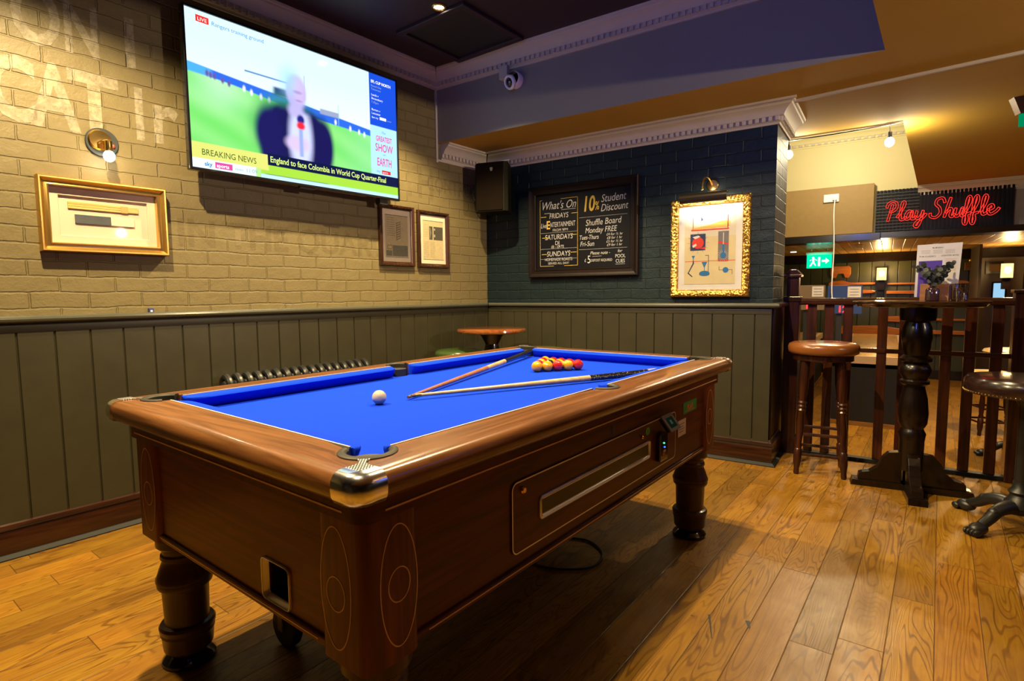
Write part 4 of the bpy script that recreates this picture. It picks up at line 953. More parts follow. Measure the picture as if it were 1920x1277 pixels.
# speaker hung across the corner
sp=thing('loudspeaker','black angular loudspeaker hung high across the room corner','speaker',(.235,-.20,1.84),math.radians(12))
bm=new(); pol=[(-.150,-.06),(-.115,-.105),(.125,-.105),(.150,-.07),(.10,.12),(-.10,.12)]
R0=[(x,y,0) for x,y in pol]; R1=[(x,y,.395) for x,y in pol]; loft(bm,[R0,R1],True,False,caps=True); obj('cabinet',bm,flat('dark olive speaker body',(.008,.007,.003),.6,spec=.1),sp,smooth=0,bevel=.006)
bm=new(); prism(bm,rrect(-.108,.118,.012,.383,.006,3),-.112,-.104,'y'); gr_=obj('grille',bm,flat('brown grille mesh',(.007,.004,.002),.8,spec=.05,bump=.001,bscale=400),sp,smooth=0,bevel=.002)
bm=new(); text(bm,'m',.02,.335,.03,-.1125,'CENTER',mi=0,off=.002); text(bm,'M',.02,.322,.022,-.1125,'CENTER',mi=0,off=.001); plab(obj('badge',bm,flat('pale badge',(.45,.38,.22),.4,.5),gr_,smooth=0,recalc=False),'pale maker badge')
bm=new(); box(bm,-.03,.03,.12,.20,.15,.25); obj('bracket',bm,M['black'],sp,smooth=0)
bm=new(); tube(bm,cr([(-.14,.02,.10),(-.19,.0,.13),(-.20,.02,.22),(-.16,.05,.33)],8),.004,8); plab(obj('lead',bm,M['black'],sp),'dark speaker lead')
bm=new(); tube(bm,cr([(.02,.06,.395),(-.02,.08,.43),(.03,.10,.445),(.09,.11,.45)],8),.004,8); plab(obj('lead',bm,M['white'],sp),'pale speaker lead')
# CCTV dome
dc=thing('security_camera','white dome security camera with junction box on the beam','security camera',(.711,-BM,2.688),0)
Mx=Matrix.Rotation(PI/2,4,'X')
bm=new(); lathe(bm,[(0,.0),(.055,.0),(.056,.045),(.052,.055),(.049,.058)][::1],36,Mx,cap=False); 
lathe(bm,[(.049,.058),(.050,.075),(.042,.084),(.034,.080),(.032,.070)],36,Mx@Matrix.Rotation(math.radians(-14),4,'Y')@Matrix.Rotation(math.radians(20),4,'X')@Matrix.Translation((0,0,.004)),cap=False); obj('housing',bm,M['white'],dc,recalc=False)
Dm=Mx@Matrix.Rotation(math.radians(-14),4,'Y')@Matrix.Rotation(math.radians(20),4,'X')@Matrix.Translation((0,0,.070))
bm=new(); sphere(bm,(0,0,0),.034,24,14,(1,1,.6),rot=None); 
for v in bm.verts: v.co=Dm@v.co
ln=plab(obj('lens_dome',bm,M['blackgloss'],dc),'black glossy lens dome')
bm=new()
for k_ in range(6): sphere(bm,Dm@Vector((.022*math.cos(k_*PI/3),.022*math.sin(k_*PI/3),.018)),.003,8,6)
obj('infrared_diodes',bm,flat('violet diode',(.25,.12,.35),.2),ln)
bm=new(); box(bm,-.125,-.055,-.045,0,.02,.115); plab(obj('junction_box',bm,M['cornice'],dc,smooth=0,bevel=.004),'square junction box')
# ceiling hatch
ht=thing('ceiling_grille','square dark ceiling vent with raised frame beside the spotlight','vent',(.545,-1.0,ZC),math.radians(-4))
bm=new(); 
for a in ((-.30,.30,-.30,-.255),(-.30,.30,.255,.30),(-.30,-.255,-.255,.255),(.255,.30,-.255,.255)): box(bm,a[0],a[1],a[2],a[3],-.022,0)
obj('frame',bm,M['ceil_dark'],ht,smooth=0,bevel=.004)
bm=new(); box(bm,-.255,.255,-.255,.255,-.006,-.001); obj('dark_panel',bm,M['black'],ht,smooth=0)
# recessed spots
SPL=['ceiling spotlight shining beside the dark ceiling vent','recessed spotlight over the near left end of the pool table','recessed spotlight over the far right of the pool table','recessed spotlight over the near right corner of the pool table','recessed spotlight in the low ochre ceiling above the stools']
for i,(x,y,z,f) in enumerate(SPOTS):
    t=thing('ceiling_spotlight',SPL[i],'lamp',(x,y,z),0,'recessed ceiling spotlights')
    bm=new(); lathe(bm,[(.030,.0),(.045,-.0),(.045,-.006),(.034,-.010),(.030,-.004),(.028,.0)],28,cap=False); obj('trim_ring',bm,M['brass'] if i==0 else M['white'],t)
    bm=new(); lathe(bm,[(.0,-.003),(.027,-.003),(.027,-.001)],20); obj('lamp_lens',bm,glow('spotlight lens',(1,.9,.68),60 if i==0 else 5),t)
    light('SPOT','spotlight_beam',(0,0,-.012),P_SPOT*f*(1.0),WARM,.022,t,spot=math.radians({0:116,1:142}.get(i,124)),blend=.4)
# ================================================================= CORNER POSEUR TABLE AND GREEN STOOLS
def turned_table(name,label,loc,r,h,mat_top,mat_leg,colr=.055):
    t=thing(name,label,'table',loc)
    bm=new(); lathe(bm,[(0,h-.032),(r-.02,h-.032),(r-.006,h-.028),(r,h-.018),(r-.002,h-.006),(r-.010,h),(0,h)],56); obj('tabletop',bm,mat_top,t,smooth=40)
    bm=new(); lathe(bm,[(.13,0),(.14,.012),(.12,.03),(.05,.06),(.045,.10),(.06,.16),(.05,.30),(colr,.45),(.04,h-.30),(colr+.005,h-.2),(colr-.01,h-.12),(colr+.02,h-.06),(.11,h-.033)],32); obj('pedestal',bm,mat_leg,t)
    return t
topw=wood('polished reddish table wood',(.24,.075,.018),(.11,.03,.008),'x',.12,.8)
turned_table('small_round_table','small round red-brown table standing in the room corner behind the pool table',(.42,-.52,0),.27,.905,topw,M['blkwood'],.062)
def stool_round(name,label,loc,r,h,legm,seatm,group=None,rot=.4):
    t=thing(name,label,'stool',loc,rot,group)
    bm=new(); lathe(bm,[(0,h-.075),(r-.02,h-.075),(r-.004,h-.066),(r,h-.050),(r+.001,h-.028),(r-.006,h-.012),(r-.025,h-.003),(r*.6,h+.003),(0,h+.005)],48); obj('seat',bm,seatm,t,smooth=60)
    bm=new(); lathe(bm,[(r-.035,h-.115),(r-.030,h-.112),(r-.030,h-.078),(0,h-.076)],40); obj('seat_ring',bm,legm,t)
    for k in range(4):
        a=PI/4+k*PI/2; c_,s_=math.cos(a),math.sin(a); top=Vector((c_*(r-.065),s_*(r-.065),h-.10)); bot=Vector((c_*(r-.015),s_*(r-.015),0)); D=top-bot; q=D.to_track_quat('Z','Y').to_matrix().to_4x4(); q.translation=bot; L_=D.length
        pr=[(.013,0),(.017,.01),(.016,.04),(.021,.07),(.024,.09),(.024,.16),(.018,.17),(.022,.19),(.017,.205),(.024,.30),(.018,.40),(.026,.415),(.020,.425),(.025,.44),(.018,.45),(.027,.465),(.020,.475),(.028,.56),(.026,L_)]
        bm=new(); lathe(bm,pr,16,q); obj('leg',bm,legm,t)
    def pos(k,z): a=PI/4+k*PI/2; rr=(r-.015)-.050*(z/(h-.1)); return Vector((math.cos(a)*rr,math.sin(a)*rr,z))
    for k in range(4):
        for z in ((.13,.125) [k%2],(.26,.27)[k%2]):
            bm=new(); tube(bm,[pos(k,z),pos(k+1,z)],.010,10); obj('stretcher',bm,legm,t)
    return t
green=flat('dark green leather',(.030,.055,.012),.22,coat=.3); tan=flat('tan leather',(.17,.055,.012),.25,var=.2,scale=6,coat=.3)
stool_round('bar_stool','green leather stool left of the small corner table',(.18,-.64,0),.185,.74,M['dkwood'],green,'green leather stools in the corner')
stool_round('bar_stool','green leather stool right of the small corner table, mostly hidden by the pool table',(.70,-.21,0),.175,.745,M['dkwood'],green,'green leather stools in the corner')
# cast iron radiator by the left wall
rd=thing('radiator','black cast iron column radiator against panelling behind the pool table','radiator',LW(-2.36,.10,.02),LRZ)
for i in range(17):
    bm=new(); x=i*.058+.02
    for dy in (-.045,.045):
        tube(bm,[(x,dy,.06),(x,dy,.62)],.017,10)
    tube(bm,cr([(x,-.045,.62),(x,-.045,.67),(x,0,.70),(x,.045,.67),(x,.045,.62)],5),.020,10); tube(bm,cr([(x,-.045,.08),(x,0,.05),(x,.045,.08)],4),.018,8); sphere(bm,(x,0,.655),.026,12,8)
    obj('radiator_section',bm,flat('black iron enamel',(.012,.012,.012),.35,spec=.35) if i==0 else bpy.data.materials['black iron enamel'],rd)
bm=new(); tube(bm,[(0,0,.655),(.97,0,.655)],.012,10); tube(bm,[(0,0,.09),(.97,0,.09)],.012,10)
for x in (.02,.95):
    box(bm,x-.015,x+.015,-.06,.06,0,.05)
obj('connecting_pipe',bm,bpy.data.materials['black iron enamel'],rd)
# ================================================================= BALUSTRADE
YR=.43
br=thing('balustrade','dark wooden balustrade with flat balusters along the platform edge','railing',(2.40,YR,0),0)
X=lambda x:x-2.40
bm=new(); prism(bm,[(y,z) for y,z in ((-.035,1.075),(-.045,1.085),(-.045,1.105),(-.035,1.122),(.035,1.122),(.045,1.105),(.045,1.085),(.035,1.075))],X(2.455),X(3.62),'x'); obj('handrail',bm,M['dkwoodx'],br,smooth=0,bevel=.002)
bm=new(); box(bm,X(2.455),X(3.62),-.022,.022,.755,.785); obj('middle_rail',bm,M['dkwoodx'],br,smooth=0,bevel=.003)
bm=new(); box(bm,X(2.455),X(3.62),-.030,.030,0,.028); obj('bottom_rail',bm,M['kerb'],br,smooth=0,bevel=.003)
for x in (2.533,2.640,2.752,2.951,3.071,3.291,3.407,3.534):
    bm=new(); box(bm,X(x)-.028,X(x)+.028,-.014,.014,.028,1.078); obj('baluster',bm,M['balwood'],br,smooth=0,bevel=.003)
bm=new(); box(bm,X(2.36),X(2.455),-.05,.05,0,1.12); box(bm,X(2.352),X(2.463),-.058,.058,1.10,1.135); box(bm,X(2.37),X(2.447),-.040,.040,1.135,1.27)
box(bm,X(2.352),X(2.463),-.058,.058,1.27,1.29); prism(bm,[(X(2.352),1.29),(X(2.463),1.29),(X(2.43),1.325),(X(2.385),1.325)],-.045,.045,'y'); nw=obj('newel_post',bm,M['dkwood'],br,smooth=0,bevel=.004)
bm=new(); box(bm,X(3.60),X(3.70),-.05,.05,0,1.15); box(bm,X(3.59),X(3.71),-.06,.06,1.15,1.17); obj('newel_post',bm,M['dkwood'],br,smooth=0,bevel=.004)
bm=new(); box(bm,X(3.70),X(5.4),-.02,.02,0,.95); box(bm,X(3.70),X(5.4),-.045,.045,1.075,1.122); obj('solid_panel',bm,M['dkwood'],br,smooth=0)
# platform edge strip
bm=new(); box(bm,2.36,XR,.47,.505,-.24,.003); struct(obj('trim_34',bm,M['kerb'],smooth=0))
# ================================================================= LEATHER STOOL, POSEUR TABLE, CAST-IRON STOOL
def Rz(a): return Matrix.Rotation(a,4,'Z')
stool_round('bar_stool','tan leather bar stool with turned wooden legs in front of the balustrade',(2.640,.05,0),.203,.845,M['dkwood'],tan,None,.12)
po=thing('poseur_table','tall round black poseur table with turned column and cross base','table',(3.120,-.065,0),.11)
bm=new(); r=.325;h=1.112; lathe(bm,[(0,h-.034),(r-.03,h-.034),(r-.018,h-.028),(r-.014,h-.020),(r-.002,h-.014),(r,h-.006),(r-.006,h),(0,h)],64); obj('tabletop',bm,wood('black polished top',(.030,.012,.006),(.012,.006,.003),'x',.1,.9),po,smooth=40)
bm=new(); lathe(bm,[(.060,.12),(.062,.30),(.068,.34),(.058,.36),(.055,.37),(.070,.40),(.075,.46),(.066,.55),(.052,.61),(.052,.62),(.072,.635),(.072,.65),(.060,.66),(.076,.69),(.078,.72),(.066,.745),(.060,.75),(.078,.765),(.080,.78),(.058,.80),(.066,.83),(.075,.90),(.070,.96),(.060,.985),(.060,.99),(.085,1.0),(.088,1.03),(.088,1.078)],40); obj('column',bm,M['blkwood'],po,smooth=35)
for k in range(4):
    bm=new(); prof=[(.045,.0),(.285,.0),(.285,.038),(.262,.040),(.258,.070),(.24,.080),(.205,.088),(.165,.120),(.140,.180),(.11,.215),(.045,.225)]
    a=k*PI/2
    prism(bm,prof[2:]+[(.045,.03)],-.028,.028,'y',0,Rz(a)); prism(bm,[(.0,.0),(.300,.0),(.290,.036),(.0,.036)],-.045,.045,'y',0,Rz(a))
    obj('foot',bm,M['blkwood'],po,smooth=0,bevel=.003)
zt_=h
# menu holder, menu, vase, candle glass on the poseur table
mh=thing('menu_holder','wooden block menu holder on the poseur table','menu holder',(3.188,-.065,zt_),-.05)
bm=new(); box(bm,-.065,.065,-.030,-.004,0,.095); box(bm,-.065,.065,.002,.018,0,.095); box(bm,-.065,.065,-.004,.002,0,.02); obj('block',bm,wood('plain oak block',(.42,.20,.09),(.30,.13,.05),'x',.5,0),mh,smooth=0,bevel=.002)
mn=thing('menu_sheet','white and purple drinks menu standing in the wooden holder','menu',(3.195,-.066,zt_+.021),-.05)
bm=new(); prism(bm,[(-.098,.0),(.095,.0),(.108,.30),(-.094,.295)],-.0015,.0005,'y'); obj('sheet',bm,flat('white card',(.58,.57,.62),.5),mn,smooth=0)
bm=new(); y=-.0019; ngon(bm,[(-.085,.0),(.020,.0),(.023,.205),(-.084,.203)],y,0)
text(bm,'DR',-.062,.140,.030,y-.0004,mi=1,off=.001); text(bm,'KS',.002,.145,.022,y-.0004,mi=1,off=.0005,sx=.8); text(bm,'MENU',-.032,.118,.020,y-.0004,'CENTER',mi=1)
for x_,z_,t_ in ((0,.272,'BURGERS'),(-.045,.225,'PUB CLASSICS'),(.055,.227,'LIGHTER BITES')): text(bm,t_,x_,z_,.012,y,'CENTER',mi=2)
for cx in (-.055,0,.055):
    for i in range(4): ngon(bm,rect(cx-.021,cx+.021,.262-i*.006,.2640-i*.006),y,3)
for i in range(8): ngon(bm,rect(.035,.085,.21-i*.009,.213-i*.009),y,4)
obj('menu_print',bm,[flat('purple print',(.07,.035,.33),.5),flat('white print',(.6,.58,.6),.5),flat('black print',(.05,.05,.06),.5),flat('grey small print',(.35,.34,.36),.5),flat('pink print',(.5,.35,.35),.5)],mn,smooth=0,recalc=False)
vs=thing('bud_vase','dark glass bottle vase of eucalyptus sprigs on the poseur table','vase',(3.176,-.145,zt_))
bm=new(); lathe(bm,[(0,0),(.030,0),(.033,.004),(.033,.060),(.028,.070),(.014,.076),(.013,.092),(.017,.096),(.013,.098)],32,cap=False); obj('bottle',bm,flat('dark purple glass',(.035,.016,.022),.08,coat=.8),vs,recalc=False)
random.seed(4)
sb=new(); lb=new()
for k in range(9):
    a=random.uniform(0,2*PI); L_=random.uniform(.06,.13); dx=math.cos(a)*L_*.8; dy=math.sin(a)*.03; pts=cr([(0,0,.07),(dx*.25,dy*.3,.11),(dx*.7,dy*.7,.11+L_*.45),(dx,dy,.115+L_*.7)],5); tube(sb,pts,.0013,6)
    for j in range(4,len(pts),2):
        for s_ in (-1,1):
            p=pts[j]; r_=random.uniform(.010,.016); th_=random.uniform(0,PI); q=Vector((math.cos(th_),math.sin(th_)*.5,random.uniform(-.3,.8))).normalized(); w_=q.cross(Vector((0,1,.2))).normalized(); c0=p+q*r_*s_
            lb.faces.new([lb.verts.new(c0+q*r_*math.cos(2*PI*m_/10)+w_*r_*.85*math.sin(2*PI*m_/10)) for m_ in range(10)])
obj('stems',sb,flat('brown stem',(.05,.03,.015),.6),vs); obj('leaves',lb,flat('dusky eucalyptus leaf',(.022,.030,.028),.5),vs,smooth=0,recalc=False)
cg=thing('candle_glass','square-patterned clear candle glass on the poseur table beside the menu','candle holder',(3.300,-.07,zt_))
def faceted():
    s=N('faceted glass'); v=s.coord('UV',(24,9,1)); ck=s.n('TexBrick',{'Vector':v,'Scale':1.0,'Mortar Size':.12,'Brick Width':1.0,'Row Height':1.0,'Mortar Smooth':.6},offset=0.0)
    nb=s.bump(s.math('SUBTRACT',1.0,ck.outputs[1]),1.0,.004)
    t=s.n('BsdfTransparent',{0:(.50,.44,.38)}); g_=s.n('BsdfGlossy',{'Roughness':.08,'Color':(1,.95,.9),'Normal':nb}); f=s.math('ADD',.45,s.math('MULTIPLY',ck.outputs[1],.45))
    mx=s.n('MixShader',{0:f,1:t.outputs[0],2:g_.outputs[0]}); s.t.links.new(mx.outputs[0],s.out.inputs[0]); return s.m
bm=new(); R_=lathe(bm,[(.036,0),(.040,.006),(.041,.096),(.038,.096),(.037,.010),(.0,.010)],36,cap=False); uvl=bm.loops.layers.uv.new('UVMap')
for f in bm.faces:
    for lp in f.loops: lp[uvl].uv=((math.atan2(lp.vert.co.y,lp.vert.co.x)/(2*PI))%1,lp.vert.co.z/.096)
obj('glass',bm,faceted(),cg,recalc=False); bm=new(); lathe(bm,[(0,.011),(.019,.011),(.019,.026),(0,.026)],20); obj('tealight',bm,flat('wax',(.6,.45,.3),.5),cg)
# cast-iron base stool at the right edge
def iron_base(bm,r,hub_h,k0,nf=4):
    lathe(bm,[(.050,.10),(.062,.115),(.060,.14),(.045,.16),(.040,.175),(.048,.19),(.034,.21),(.030,.24)],24)
    sphere(bm,(0,0,.105),.055,20,12,(1,1,.6))
    for k in range(nf):
        a=k0+k*2*PI/nf; c_,s_=math.cos(a),math.sin(a)
        pts=cr([(c_*t,s_*t,z) for t,z in ((.02,.110),(.08,.118),(.14,.105),(.19,.070),(.235,.045))],6); n=len(pts)
        tube(bm,pts,.03,12,radii=[.036-.014*i/(n-1) for i in range(n)])
        sphere(bm,(c_*.16,s_*.16,.10),.026,12,8)
        Rk=Matrix.Rotation(a,4,'Z'); sphere(bm,(c_*.250,s_*.250,.032),.034,16,10,(1.35,1,.85),Rk)
        for d in (-.026,-.009,.009,.026):
            p=Rk@Vector((.288,d,.020)); sphere(bm,p,.014,10,8,(1.6,.8,1.2),Rk@Matrix.Rotation(-d*8,4,'Z'))
iron=flat('black cast iron',(.014,.013,.013),.38,.3,var=.3,bump=.001)
ci=thing('bar_stool','dark leather stool with nailhead trim and black claw-foot iron base at the right edge','stool',(3.545,-.46,0),0)
bm=new(); iron_base(bm,.29,.1,math.radians(137)); obj('claw_base',bm,iron,ci)
bm=new(); lathe(bm,[(.028,.20),(.026,.60),(.030,.62),(.055,.66),(.055,.675)],24); obj('column',bm,iron,ci)
hS=.765; r=.240
bm=new(); lathe(bm,[(0,hS-.095),(r-.004,hS-.095),(r,hS-.090),(r+.002,hS-.06),(r-.002,hS-.032),(r-.014,hS-.016),(r-.030,hS-.014),(r*.6,hS-.006),(0,hS-.003)],64); st_o=obj('seat',bm,flat('oxblood leather',(.018,.007,.006),.22,coat=.4,var=.2),ci,smooth=40)
bm=new()
for k in range(90):
    a=2*PI*k/90; sphere(bm,((r+.001)*math.cos(a),(r+.001)*math.sin(a),hS-.086),.0032,6,4)
plab(obj('nailhead_trim',bm,M['brass'],st_o,smooth=60),'row of small metal nail heads')
# ================================================================= BACK AREA
# neon sign board
nb=thing('neon_sign','red neon Play Shuffle sign on black slatted board','sign',(2.815,4.10,1.795),0)
NW,NH=1.235,.560
bm=new(); box(bm,0,NW,-.020,0,0,NH); obj('board',bm,M['black'],nb,smooth=0)
bm=new(); x=.0
while x<NW-.01:
    box(bm,x,x+.022,-.042,-.018,.0,NH); x+=.036
obj('slats',bm,flat('blue black slat',(.003,.004,.014),.55,spec=.15),nb,smooth=0)
bm=new(); xx=0
for z in [i*.036+.01 for i in range(15)]: box(bm,0,.42,-.050,-.042,z,z+.010)
obj('front_mesh',bm,M['black'],nb,smooth=0)
S=[]
S.append([(.0,1.65),(.15,2.1),(.6,2.35),(1.05,2.15),(1.1,1.6),(.75,1.2),(.35,1.1)]); S.append([(.62,2.0),(.45,1.2),(.15,-.05)])
S.append([(1.15,.35),(1.5,.9),(1.95,1.9),(1.85,2.25),(1.65,1.9),(1.5,.6),(1.6,.05),(1.95,.15),(2.1,.4)])
S.append([(2.75,.95),(2.4,1.05),(2.1,.55),(2.2,.05),(2.55,.25),(2.8,1.0),(2.72,.2),(2.95,.05),(3.2,.4)])
S.append([(3.3,1.0),(3.2,.3),(3.45,.05),(3.8,.5),(3.95,1.0),(3.75,-.1),(3.4,-.9),(3.1,-.75),(3.35,-.3),(3.9,.1),(4.3,.6)])
S.append([(6.15,1.75),(5.95,2.3),(5.4,2.2),(5.25,1.65),(5.65,1.15),(5.7,.5),(5.25,.05),(4.75,.2),(4.7,.6)])
S.append([(6.75,2.3),(6.45,1.2),(6.15,.0)]); S.append([(6.3,.5),(6.7,1.0),(6.9,.8),(6.75,.2),(6.95,.02),(7.2,.35)])
S.append([(7.3,1.0),(7.2,.3),(7.4,.02),(7.7,.3),(7.95,1.0),(7.82,.25),(8.0,.02),(8.3,.5)])
for o_ in (0,.72): S.append([(8.2+o_,.35),(8.7+o_,1.6),(8.65+o_,2.25),(8.4+o_,1.9),(8.25+o_,.6),(8.1+o_,-.6),(8.3+o_,-.95),(8.45+o_,-.4),(8.4+o_,.15),(8.8+o_,.35)])
S.append([(9.7,.35),(10.1,1.2),(10.3,1.95),(10.15,2.25),(9.95,1.8),(9.85,.5),(10.0,.05),(10.35,.25)])
S.append([(10.4,.5),(10.9,.75),(10.8,1.1),(10.5,.9),(10.45,.3),(10.7,.02),(11.2,.3),(11.5,.7)])
bm=new(); kx=.0885; kz=.094; ox,oz=.108,.195
for st in S:
    c=[Vector((ox+a*kx,-.066,oz+b*kz)) for a,b in st]; P=cr([p.to_tuple() for p in c],7); n=len(P); offp=[[],[]]
    for i,p in enumerate(P):
        t=(P[min(i+1,n-1)]-P[max(i-1,0)]).normalized(); nn=Vector((-t.z,0,t.x))
        for s_,L_ in ((1,0),(-1,1)): offp[L_].append(p+nn*.0115*s_)
    tube(bm,offp[0]+offp[1][::-1],.0030,6,True)
plab(obj('neon_tube',bm,glow('red neon',(1,.03,.02),2.0),nb),'glowing red script lettering')
light('AREA','neon_light',(NW/2,-.12,NH/2),.3,(1,.05,.03),1.0,nb,rot=(PI/2,0,0),size_y=.3)
# brown panel box on yellow bulkhead, socket and cable
bm=new(); box(bm,1.2,2.79,4.00,4.098,1.862,2.445); tag(obj('boxed_panel',bm,flat('tan boxing paint',(.24,.155,.040),.6),smooth=0,bevel=.003),'tan boxed-out panel on the yellow wall above the alcove','panel')
so=thing('wall_socket','white double socket with plug on the tan panel','socket',(2.265,4.0,2.26),0)
bm=new(); box(bm,0,.165,-.03,0,0,.095); obj('socket_box',bm,M['white'],so,smooth=0,bevel=.004); bm=new(); box(bm,.10,.145,-.065,-.03,.015,.055); obj('plug',bm,M['white'],so,smooth=0,bevel=.006)
bm=new(); tube(bm,cr([(2.39,3.945,2.28),(2.385,3.93,2.1),(2.40,3.92,1.7),(2.395,3.90,1.2),(2.42,3.9,.9),(2.41,3.9,.52)],8),.007,8); tag(obj('power_cable',bm,M['white']),'white cable hanging from the socket down to the shuffleboard','cable')
# festoon bulbs in the recess
fs=thing('festoon_light','string of two bare bulbs hung across the ceiling recess','lamp',(2.27,1.0,2.37),0)
bm=new(); tube(bm,cr([(-.05,0,0),(.3,0,.0),(.68,0,.012),(.77,0,.02)],6),.005,8)
for x,z in ((.668,-.04),(.0,-.035)): tube(bm,[(x,0,.01),(x,0,z)],.003,6); lathe(bm,[(.012,-.04),(.014,-.03),(.014,.0),(.006,.01)],14,Matrix.Translation((x,0,z-.005)))
obj('wire',bm,M['black'],fs)
M['bulb']=glow('bare bulb glow',(1,.88,.6),45)
for x,z in ((.668,-.115),(.0,-.11)):
    bm=new(); sphere(bm,(x,0,z),.030,18,12,(1,1,1.15)); plab(obj('bulb',bm,M['bulb'],fs),'bare glowing bulb'); light('POINT','bulb_light',(x,.05,z-.0),34,(1,.86,.58),.03,fs)
bl=thing('pendant_bulb','bright bare bulb right at the corner of the ceiling recess','lamp',(2.996,.98,2.40),0)
bm=new(); sphere(bm,(0,0,.028),.020,16,10); obj('bulb',bm,M['bulb'],bl); bm=new(); lathe(bm,[(.012,.045),(.014,.05),(.014,.08),(0,.085)],14); obj('lamp_holder',bm,M['black'],bl); light('POINT','bulb_light',(0,-.03,.0),2,(1,.82,.5),.02,bl)
bm=new(); tube(bm,[(2.996,.98,2.48),(2.996,.98,3.1)],.003,6); tag(obj('bulb_flex',bm,M['black']),'thin flex holding the bare bulb at the recess corner','cable')
light('POINT','recess_glow_light',(0.2,1.9,.35),85,(1,.86,.56),.05,fs)
# shuffleboard tables
def wood_bed():
    return wood('lit maple playing bed',(.62,.38,.13),(.46,.26,.08),'y',.2,.6)
bed=wood_bed()
def shuffle(name,label,x0,x1,y0,y1):
    t=thing(name,label,'shuffleboard table',(x0,y0,-.25),0); wd=x1-x0; ln=y1-y0; h=.74
    bm=new(); box(bm,0,wd,0,ln,.04,.66); obj('cabinet',bm,M['black'],t,smooth=0)
    bm=new(); box(bm,-.01,wd+.01,-.01,ln+.01,0,.045); obj('plinth',bm,wood('oak plinth',(.3,.14,.04),(.2,.09,.02),'x'),t,smooth=0)
    bm=new(); box(bm,.05,wd-.05,.03,ln-.03,.66,h-.005); obj('playing_bed',bm,bed,t,smooth=0)
    bm=new(); 
    for a in ((0,.05,0,ln),(wd-.05,wd,0,ln),(.05,wd-.05,0,.03),(.05,wd-.05,ln-.03,ln)): box(bm,a[0],a[1],a[2],a[3],.62,h)
    obj('edge_rail',bm,M['black'] if False else flat('pale edge rail',(.45,.30,.16),.4),t,smooth=0)
    bm=new()
    for k in range(7): ngon2=[(.12+k*(wd-.24)/7,.42),(.12+k*(wd-.24)/7+.04,.42),(.12+k*(wd-.24)/7+.03,.445),(.12+k*(wd-.24)/7+.01,.445)]; bm.faces.new([bm.verts.new((a,b,h-.0045)) for a,b in ngon2])
    obj('bed_markings',bm,M['black'],t,smooth=0,recalc=False)
    return t
shuffle('shuffleboard_table','black shuffleboard table with lit timber bed behind the poseur table',2.50,3.16,2.80,6.3)
shuffle('shuffleboard_table','second shuffleboard table, further left behind the tan stool',1.45,2.12,2.95,6.3)
def score(name,label,x0,x1,z0,z1,mat_,digits,y,lab0):
    t=thing(name,label,'score unit',(x0,y,-.25),0); z0+=.25; z1+=.25; wd=x1-x0
    bm=new(); box(bm,0,wd,0,.09,z0,z1); obj('housing',bm,mat_,t,smooth=0,bevel=.003)
    bm=new(); box(bm,wd*.35-.03,wd*.35+.03,.03,.07,.745,z0); obj('post',bm,M['black'],t,smooth=0)
    bm=new(); prism(bm,rect(wd*lab0,wd*.96,z1-.145,z1-.015),-.003,0,'y',0)
    for i in range(3): prism(bm,rect(wd*(lab0+.06),wd*.9,z1-.05-i*.035,z1-.043-i*.035),-.005,-.003,'y',1)
    plab(obj('paper_notice',bm,[flat('lit paper',(.55,.52,.50),.6),flat('print grey',(.15,.15,.2),.6)],t,smooth=0),'white paper notice')
    bm=new(); text(bm,digits,wd*.30,z0+.02,.11,-.004,mi=0,off=.003); plab(obj('score_digits',bm,glow('red led',(1,.02,.02),5),t,smooth=0,recalc=False),'red lit digits')
score('score_unit','blue score box with red digits 12 on a post over the shuffleboard',2.345,2.715,.885,1.235,flat('royal blue box',(.008,.035,.16),.5),'12',4.0,.58)
score('score_unit','brown score box with red digits at the left end of the balustrade',2.0,2.312,.93,1.243,flat('brown score box',(.15,.10,.06),.5),'12',4.0,.55)
# hung exit sign
ex=thing('exit_sign','lit green exit sign with running man hanging in the dark alcove','sign',(1.936,5.5,1.51),0)
bm=new(); box(bm,0,.33,0,.02,0,.20); obj('lit_panel',bm,glow('green exit glow',(.0,.75,.38),1.3),ex,smooth=0)
bm=new(); Wt=0
for poly in (circ(.085,.155,.018,n=12),[(.07,.135),(.10,.135),(.105,.085),(.075,.08)],[(.075,.09),(.10,.09),(.125,.05),(.12,.03),(.105,.045)],[(.07,.09),(.09,.085),(.06,.03),(.035,.03)],[(.10,.135),(.13,.11),(.14,.12),(.105,.14)],[(.07,.135),(.045,.105),(.04,.12)],[(.20,.09),(.25,.09),(.25,.06),(.30,.105),(.25,.15),(.25,.12),(.20,.12)],rect(.15,.18,.03,.165)): ngon(bm,poly,-.002)
obj('pictogram',bm,glow('white exit pictogram',(.8,1,.9),1.6),ex,smooth=0,recalc=False)
bm=new(); box(bm,-.01,.34,-.01,.03,.20,.235); tube(bm,[(.06,.01,.235),(.06,.01,.28)],.005,6); tube(bm,[(.27,.01,.235),(.27,.01,.28)],.005,6); obj('hanger',bm,M['white'],ex,smooth=0)
light('AREA','exit_glow_light',(.165,-.06,.1),.8,(.1,1,.55),.3,ex,rot=(PI/2,0,0),size_y=.18)
ex2=thing('exit_sign','green exit sign unit at the right edge of the low ceiling','sign',(3.665,.78,2.37),.3)
bm=new(); prism(bm,[(-.10,0),(.20,0),(.20,-.10),(-.06,-.10)],-.03,.03,'y'); obj('housing',bm,flat('brown emergency unit',(.15,.09,.05),.4),ex2,smooth=0); bm=new(); box(bm,-.05,.2,-.012,.012,-.175,-.10); obj('lit_panel',bm,glow('dim green exit glow',(.0,.5,.2),.5),ex2,smooth=0)
